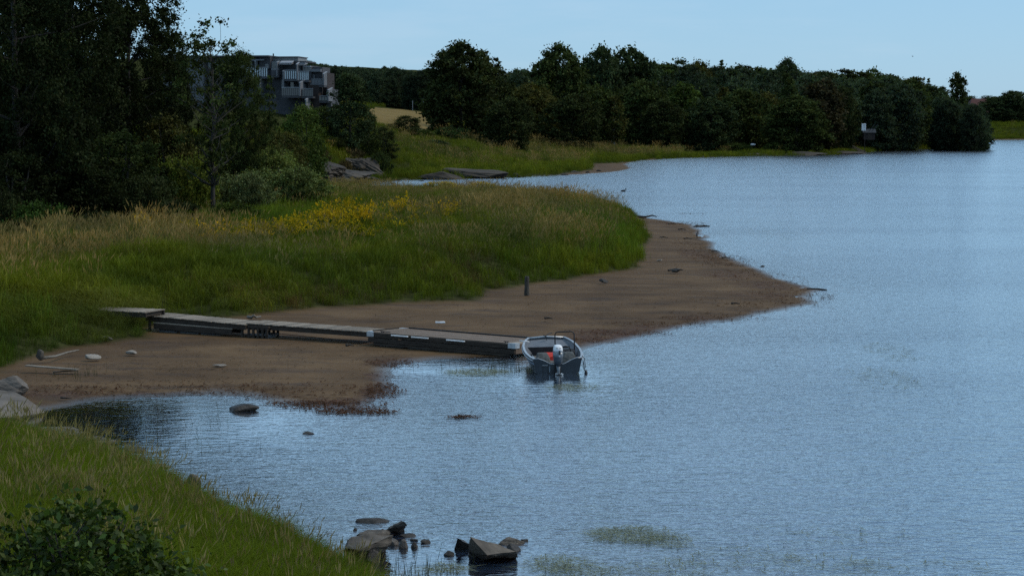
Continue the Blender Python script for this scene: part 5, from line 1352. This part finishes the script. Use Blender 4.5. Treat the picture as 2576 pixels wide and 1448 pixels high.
def fin(x, z0, z1, y0, y1, slope=70):
    """dividing wall with a sloping top that falls toward the river"""
    X = x * K; b = MB(); w = .18
    pr = [(y1, -z0 * K), (y0, -(z0 + slope) * K), (y0, -z1 * K), (y1, -z1 * K)]
    b.add([(X - w / 2, y, z) for y, z in pr] + [(X + w / 2, y, z) for y, z in pr], [(0, 1, 2, 3), (7, 6, 5, 4), (0, 4, 5, 1), (1, 5, 6, 2), (2, 6, 7, 3), (3, 7, 4, 0)])
    f = link('dividing_wall', b.mesh('dividing_wall', PANEL), bld)
    c = MB(); c.add([(X - w * .7, y1, -z0 * K + .12), (X + w * .7, y1, -z0 * K + .12), (X + w * .7, y0 - .05, -(z0 + slope) * K + .12), (X - w * .7, y0 - .05, -(z0 + slope) * K + .12), (X - w * .7, y1, -z0 * K + .01), (X + w * .7, y1, -z0 * K + .01), (X + w * .7, y0 - .05, -(z0 + slope) * K + .01), (X - w * .7, y0 - .05, -(z0 + slope) * K + .01)], [(0, 1, 2, 3), (7, 6, 5, 4), (0, 3, 7, 4), (1, 5, 6, 2), (3, 2, 6, 7), (0, 4, 5, 1)])
    link('coping', c.mesh('coping', TRIM), f)
fin(1565, 320, 740, -.5, 1.8); fin(1690, 715, 1090, -2.2, 1.8, 90); fin(1850, 1080, 1500, -3.0, 1.8, 100); fin(720, 650, 1000, -.6, 2.0, 90); fin(1255, 500, 900, -.5, 1.8, 40); fin(2155, 545, 850, .2, 2.4, 60); fin(2280, 905, 1200, -.5, 2.4, 60); fin(1090, 310, 640, .0, 1.8, 30); fin(585, 300, 460, .3, 2.0, 10)
bx('wall', BRICKD, 1845, 2040, 850, 1500, .2, 2.3)
bx('wall', CLAD, 2160, 2270, 930, 1600, 2.0, 8)

# ------------------------------------------------------------------ far right house, boathouse, signs, picnic table, dinghy
HB = noise_mat("brown_boards", (.060, .042, .034), (.10, .075, .06), 2, .85)
TILE = noise_mat("dark_red_tiles", (.050, .016, .014), (.095, .030, .024), 3, .8)
h0 = at(2466, 300, 592); hz = 0
u = 592 / FPX
hs = empty('house', (h0.x, h0.y, h0.z - 1.5), 'distant brown house with dark red tiled roofs among the trees at right', 'house', rot=(0, 0, R(6)))
def hbx(name, mat, x0, x1, z0, z1, y0, y1, parent=hs): return link(name, MB().box(((x0 + x1) / 2, (y0 + y1) / 2, (z0 + z1) / 2), (x1 - x0, y1 - y0, z1 - z0)).mesh(name, mat), parent)
def hip(name, x0, x1, y0, y1, z0, z1, parent=hs, inset=2.2):
    ym = (y0 + y1) / 2
    return link(name, MB().add([(x0, y0, z0), (x1, y0, z0), (x1, y1, z0), (x0, y1, z0), (x0 + inset, ym, z1), (x1 - inset, ym, z1)], [(3, 2, 1, 0), (0, 1, 5, 4), (2, 3, 4, 5), (1, 2, 5), (3, 0, 4)]).mesh(name, TILE), parent)
hbx('wall', HB, -5.2, 5.4, 0, 9.2, 0, 7); hip('roof', -6.2, 6.4, -1, 8, 9.2, 13.0)
hbx('wall', HB, -6.0, 3.2, 0, 5.0, -4, 0.05); hip('roof', -6.6, 3.8, -4.6, 2.0, 5.0, 7.4)
hbx('fascia', TRIM, -6.3, 3.5, 4.75, 5.0, -4.5, -4.3)
for x in (-3.6, .4):
    w = hbx('window', TRIM, x - .7, x + .7, 2.0, 3.6, -4.08, -4.0); hbx('pane', GLASS, x - .55, x + .55, 2.15, 3.45, -4.1, -4.05, w)
w = hbx('window', TRIM, 3.2, 4.9, 6.6, 8.4, -.08, .02); hbx('pane', GLASS, 3.35, 4.75, 6.75, 8.25, -.1, -.05, w)
hbx('chimney', BRICKD, 3.6, 4.4, 11, 13.9, 3.2, 4.0)
# boathouse and notice board
pb = at(2186, 352, 284); zb = 0
bh = empty('boathouse', (pb.x, pb.y, max(.6, pb.z)), 'small dark boathouse with ramp poles below the notice board', 'boathouse')
hbx('wall', BRICKD, -1.4, 1.6, 0, 1.9, 0, 2.4, bh)
link('roof', MB().add([(-1.7, -.4, 1.9), (1.9, -.4, 1.9), (1.9, 2.8, 1.9), (-1.7, 2.8, 1.9), (-1.7, 1.2, 2.9), (1.9, 1.2, 2.9)], [(3, 2, 1, 0), (0, 1, 5, 4), (2, 3, 4, 5), (1, 2, 5), (3, 0, 4)]).mesh('roof', BLACK), bh)
hbx('door', WOOD_D, -.4, .7, 0, 1.6, -.05, .02, bh)
for x in (-.2, .6): link('ramp_pole', MB().tube([(x, -.6, 2.2), (x + 1.6, -.9, 4.2)], .07, 6).mesh('ramp_pole', BLACK), bh)
ps = at(2173, 320, 282)
sg = empty('notice_board', (ps.x, ps.y, zat(ps.x, ps.y)), 'white notice board on a post in front of the far wood', 'sign')
gh = ps.z - zat(ps.x, ps.y)
link('board', MB().box((0, 0, gh), (1.15, .06, 1.9)).mesh('board', WHITE, bevel=.01), sg)
link('post', MB().box((.3, .08, (gh - .9) / 2), (.12, .10, gh - .9)).mesh('post', WOOD_D), sg)
for k, z in enumerate((.62, .28, -.12, -.62)): link('text_line', MB().box((.12, -.034, gh + z), (.6 - .1 * k, .006, .08)).mesh('text_line', CLAD), sg)
pt = at(2449, 334, 428); gz_ = zat(pt.x, pt.y)
sg = empty('day_mark', (pt.x, pt.y, gz_), 'small white triangular mark at the point of the far wood', 'sign')
gh = max(1.2, pt.z - gz_)
link('triangle', MB().add([(-.75, 0, gh - .8), (.75, 0, gh - .8), (0, 0, gh + .7), (-.75, .06, gh - .8), (.75, .06, gh - .8), (0, .06, gh + .7)], [(0, 1, 2), (5, 4, 3), (0, 3, 4, 1), (1, 4, 5, 2), (2, 5, 3, 0)]).mesh('triangle', WHITE), sg)
link('post', MB().tube([(0, .12, 0), (0, .12, gh)], .06, 6).mesh('post', WOOD_D), sg)
pp = at(1910, 330, 282); gz_ = zat(pp.x, pp.y)
tb = empty('picnic_table', (pp.x, pp.y, gz_), 'small picnic table in the clearing under the far wood', 'table')
link('table_top', MB().box((0, 0, .74), (1.8, .75, .05)).mesh('table_top', WOOD), tb)
for y in (-.65, .65): link('bench', MB().box((0, y, .44), (1.8, .28, .05)).mesh('bench', WOOD), tb)
for x in (-.65, .65):
    b = MB().box((x, 0, .41), (.06, 1.5, .09)); b.tube([(x, -.6, 0), (x, -.2, .72)], .05, 5); b.tube([(x, .6, 0), (x, .2, .72)], .05, 5); link('trestle', b.mesh('trestle', WOOD_D), tb)
pd = at(1894, 364, 268); gz_ = 0
b = MB().loft([[Vector((x * s_ , y * .62 * s_, z)) for x, y in [(.75 * math.cos(a), .6 * math.sin(a)) for a in [2 * math.pi * k / 14 for k in range(14)]]] for s_, z in ((1, 0), (.92, .25), (.6, .42), (.1, .48))])
tag(b.build('upturned_dinghy', WHITE, None, True, loc=(pd.x, pd.y, pd.z - .2)), 'small white upturned dinghy on the far shore bank', 'boat')
pj = at(2490, 363, 400)
b = MB(); b.add([(-3.5, 0, .9), (3.6, 0, .05), (3.6, 1.2, .05), (-3.5, 1.6, .9), (-3.5, 0, -.5), (3.6, 0, -.5), (3.6, 1.2, -.5), (-3.5, 1.6, -.5)], [(0, 1, 2, 3), (7, 6, 5, 4), (0, 4, 5, 1), (1, 5, 6, 2), (2, 6, 7, 3), (3, 7, 4, 0)])
tag(b.build('slipway', GRANITE_DARK, loc=(at(2482, 362, 398).x, 398 * S, 0)), 'dark stone slip running into the water at the right point', 'slipway')
# pale poles by the field
for px, y0, y1, lab in ((1066, 262, 248, 'short white pole at the field edge by the dome tree'), (1038, 264, 254, 'thin pale pole on the field edge')):
    a, c_ = at(px, y0, 285), at(px, y1, 285)
    b = MB().tube([(0, 0, -1.5), (0, 0, c_.z - a.z)], .07, 6)
    tag(b.build('marker_pole', TRIM, loc=a), lab, 'pole')

# ------------------------------------------------------------------ wheat field on the hillside
WHEAT = noise_mat("ripe_wheat", (.15, .105, .036), (.21, .150, .055), .25, .95, bump=.5, bscale=3, spec=.05, stretch=(.3, 2.0, 1))
fx, fy = np.meshgrid(np.linspace(at(905, 300, 240).x, at(1110, 300, 240).x + 6, 40), np.linspace(206, 268, 40) * S, indexing='xy')
fz = land(fx.ravel(), fy.ravel())[0] + .45
ii = np.arange(1600).reshape(40, 40)
me = mesh_np('wheat_field', np.stack([fx.ravel(), fy.ravel(), fz], -1), np.stack([ii[:-1, :-1].ravel(), ii[:-1, 1:].ravel(), ii[1:, 1:].ravel(), ii[1:, :-1].ravel()], -1), WHEAT, True)
tag(link('wheat_field', me), kind='structure')

# ------------------------------------------------------------------ leafy bush in the near left corner
rg2 = np.random.default_rng(404)
bp_ = Vector((-5.55, 13.2 * S, 0)); bp_.z = zat(bp_.x, bp_.y)
cl = []; rad = []
for i in range(260):
    a = rg2.random() * 6.283; q = math.sqrt(rg2.random()); x = 1.65 * q * math.cos(a); y_ = 1.4 * q * math.sin(a)
    z = (1.75 * (1 - q * q * .75)) * (.35 + .65 * rg2.random()) + .1
    cl.append((x, y_, z)); rad.append(.26 + .2 * rg2.random())
cl = np.array(cl); rad = np.array(rad)
bush = empty('alder_bush', bp_, 'dark broad-leaved alder bush in the bottom left corner', 'bush')
cm = crown_mesh('leaves', LEAF_GLOSS, cl, rad, 40, .070, rg2, .9, .1, up=.7)
c = link('leaves', cm, bush); c.color = (.046, .074, .016, 1)
link('stems', limbs_mesh('stems', BARK, 1.7, .025, cl, rg2, 40, .08, stems=7, spread=.35), bush)

# ------------------------------------------------------------------ two tall goldenrod clumps against the inlet
for px, w, lab in ((1108, 78, 'left yellow goldenrod clump standing tall against the inlet'), (1212, 70, 'right yellow goldenrod clump standing tall against the inlet'), (1150, 40, 'small goldenrod clump between the two tall ones')):
    D = 116 if w > 50 else 112; x0 = at(px, 470, D).x; D = D * S; z0 = zat(x0, D); wm = w * D / FPX; rr_ = np.random.default_rng(int(px))
    e = empty('goldenrod', (x0, D, z0), lab, 'flowers', 'tall goldenrod clumps')
    n = 60; pos = np.stack([rr_.uniform(-wm / 2, wm / 2, n), rr_.uniform(-.6, .6, n), np.zeros(n)], -1)
    top = CAM_H + (HORIZON - (457 if w > 50 else 466)) * D / FPX - z0
    hgt = top * (.7 + .3 * rr_.random(n)) * (1 - .3 * (2 * pos[:, 0] / wm) ** 2)
    b = MB()
    for p_, h_ in zip(pos, hgt): b.tube([p_, p_ + np.array([rr_.normal() * .05, 0, h_])], .014, 4, cap=False)
    st = link('stems', b.mesh('stems', noise_mat("goldenrod_stem", (.05, .08, .02), (.07, .10, .03), 4, .8)), e)
    lc = np.repeat(pos, 14, 0); lc[:, 2] = np.repeat(hgt, 14) * rr_.uniform(.1, .85, n * 14); lc[:, :2] += rr_.normal(size=(n * 14, 2)) * .10
    V_, F_ = leaf_quads(lc, .10, rr_); me = mesh_np('leaves', V_, F_, LEAF); cattr(me, 'shade', np.ones((len(V_), 3))); o = link('leaves', me, e); o.color = (.06, .095, .02, 1)
    fc = np.repeat(pos, 12, 0); fc[:, 2] = np.repeat(hgt, 12) + rr_.normal(size=n * 12) * .06; fc[:, :2] += rr_.normal(size=(n * 12, 2)) * .09
    V_, F_ = leaf_quads(fc, .085, rr_, 1.0); me = mesh_np('flower_heads', V_, F_, LEAF); cattr(me, 'shade', np.repeat(.8 + .4 * rr_.random(len(F_)), 4)[:, None] * np.ones((1, 3))); o = link('flower_heads', me, e); o.color = (.52, .38, .02, 1)

# ------------------------------------------------------------------ water weed, wrack and mud sprigs (uncountable)
def flat_blades(name, items, label, cat, tint, rr_, ln=.35, wd=.014, z=.012, lift=.05, mat=LEAF, curl=.35, ground=False):
    Vs = []; Ss = []
    for px, py, rx, ry, n in items:
        c = gp(px, py, 0); r = np.sqrt(rr_.random(n)); a = rr_.random(n) * 6.283
        P = np.stack([c[0] + rx * r * np.cos(a) + rr_.normal(size=n) * .1, c[1] + ry * S * r * np.sin(a), np.full(n, z)], -1)
        if ground: P[:, 2] = np.maximum(land(P[:, 0], P[:, 1])[0], 0) + .015
        h = rr_.random(n) * 6.283; L_ = ln * (.5 + rr_.random(n))
        d = np.stack([np.cos(h), np.sin(h) * .6, np.zeros(n)], -1); s = np.stack([-np.sin(h), np.cos(h), np.zeros(n)], -1)
        m_ = P + d * L_[:, None] * .5 + s * (rr_.normal(size=n) * curl * L_ * .4)[:, None]; m_[:, 2] += lift * rr_.random(n)
        e_ = P + d * L_[:, None]; e_[:, 2] += lift * .4 * rr_.random(n)
        w = s * wd
        Vs.append(np.stack([P - w * .5, P + w * .5, m_ + w * .5, m_ - w * .5, m_ + w * .5, m_ - w * .5, e_ - w * .15, e_ + w * .15], 1).reshape(-1, 3))
        Ss.append(np.repeat(.7 + .6 * rr_.random(n), 8))
    V = np.concatenate(Vs); n = len(V) // 8; k = np.arange(n)[:, None] * 8
    me = mesh_np(name, V, np.concatenate([k + np.array([0, 1, 2, 3]), k + np.array([5, 4, 7, 6])]), mat)
    cattr(me, 'shade', np.concatenate(Ss)[:, None] * np.ones((1, 3)))
    o = link(name, me); o.color = (*tint, 1); return tag(o, label, cat, kind='stuff')
r3 = np.random.default_rng(9)
TIDE = []                                                # tide lines of litter along the front of the flat
front_line = [(220, 1006), (300, 999), (420, 994), (520, 988), (620, 992), (690, 1004), (780, 1014), (880, 1024), (940, 1010), (985, 975), (965, 930), (1010, 908)]
spit_line = [(1490, 862), (1590, 845), (1660, 830), (1720, 814), (1775, 807), (1850, 800), (1900, 786), (1960, 772), (2040, 755)]
back_line = [(1950, 706), (1900, 686), (1845, 662), (1795, 634), (1775, 610), (1750, 588), (1725, 572), (1680, 562)]
for ln_, steps in ((front_line, ((0, 46), (-16, 26), (-34, 16), (-58, 10))), (spit_line, ((0, 60), (-14, 36), (-30, 22), (-50, 12))), (back_line, ((0, 60), (8, 40), (20, 18)))):
    for (xa, ya), (xb, yb) in zip(ln_[:-1], ln_[1:]):
        for dy_, n_ in steps:
            for t_ in (.2, .5, .8):
                TIDE.append((xa + (xb - xa) * t_ + r3.normal() * 6, ya + (yb - ya) * t_ + dy_ + r3.normal() * (2 + abs(dy_) * .12), .45, .14, max(2, int(n_ * r3.random() * .28))))
flat_blades('water_weed', [(1590, 1345, .8, .40, 420), (1680, 1362, .5, .3, 120), (1400, 1420, .5, .4, 220), (1480, 1435, .6, .3, 120), (1120, 1430, .35, .2, 120), (1200, 937, 1.0, .45, 500), (1440, 975, .7, .4, 220), (1330, 930, .5, .3, 130), (1700, 1430, .8, .4, 100), (1880, 1400, 1.2, .5, 90), (2050, 1420, 1.4, .5, 110), (2240, 885, .8, 1.5, 130), (2230, 955, .9, 1.6, 150), (1950, 590, 2, 4, 160), (2100, 1345, 1.5, .5, 50), (2300, 1430, 1.5, .5, 80)],
            'pale floating water grass in the shallows', 'water weed', (.20, .23, .16), r3)
flat_blades('wrack', [(900, 1036, 1.1, .28, 380), (840, 1020, 1.6, .5, 360), (962, 985, .5, .9, 320), (760, 1016, 1.2, .2, 160), (1163, 1050, .33, .10, 110), (1560, 840, 2.0, .5, 200), (1500, 858, .9, .4, 90), (1660, 818, 2.2, .6, 120), (985, 915, .9, .5, 140), (700, 985, 2.6, .9, 220), (450, 985, 3.4, .7, 220), (1740, 538, 1.4, .4, 60), (180, 985, 1.5, .5, 120), (1760, 640, 1.2, 7, 360), (1900, 700, 2.5, 3, 300), (1830, 655, 1.5, 3, 300), (1700, 562, 2.5, 1.5, 220), (2000, 745, 1.8, 2.0, 300), (1950, 768, 2.2, .8, 110), (1800, 802, 2.5, .6, 110)],
            'torn brown weed washed up along the mud edge', 'washed-up weed', (.085, .045, .028), r3, .22, .03, .03, .06, curl=.6, ground=True)
flat_blades('mud_litter', [(600, 900, 6, 2.5, 420), (350, 950, 4, 1.5, 300), (1200, 800, 6, 3, 260), (1600, 760, 5, 6, 350), (1750, 680, 3, 8, 260), (1800, 640, 1.2, 6, 300), (300, 985, 4, .6, 200)],
            'scattered dark and pale plant litter on the mud', 'litter', (.060, .044, .032), r3, .16, .022, .36, .03, curl=.6, ground=True)
flat_blades('tide_line', TIDE, 'broken tide lines of brown stalks and weed on the mud', 'washed-up weed', (.070, .042, .026), r3, .20, .022, .06, .05, curl=.7, ground=True)
# sparse reeds rising from the pool
def stalks(name, items, label, tint, rr_, h=.28, w=.010):
    Vs = []
    for px, py, rx, ry, n in items:
        c = gp(px, py, 0); P = np.stack([c[0] + rx * rr_.normal(size=n), c[1] + ry * S * rr_.normal(size=n), np.zeros(n) - .02], -1)
        ok = P[:, 1] > 0; P = P[ok]; n = len(P)
        z_ = np.maximum(land(P[:, 0], P[:, 1])[0], 0); P[:, 2] += z_
        H = h * (.5 + rr_.random(n)); d = np.stack([rr_.normal(size=n) * .15, rr_.normal(size=n) * .15, np.ones(n)], -1) * H[:, None]
        sx = np.array([w / 2, 0, 0])
        Vs.append(np.stack([P - sx, P + sx, P + d + sx * .3, P + d - sx * .3], 1).reshape(-1, 3))
    V = np.concatenate(Vs); me = mesh_np(name, V, np.arange(len(V)).reshape(-1, 4), LEAF); cattr(me, 'shade', np.repeat(.7 + .6 * rr_.random(len(V) // 4), 4)[:, None] * np.ones((1, 3)))
    o = link(name, me); o.color = (*tint, 1); return tag(o, label, 'reeds', kind='stuff')
stalks('pool_reeds', [(310, 1060, 1.4, .6, 30), (400, 1120, 1.0, .4, 20), (200, 955, .5, .3, 40), (190, 1085, 1.0, .3, 40), (1250, 930, .9, .2, 80), (930, 1440, .8, .3, 60), (1030, 1445, .6, .2, 40)], 'thin sparse reeds standing in the pool and shallows', (.07, .075, .035), r3)
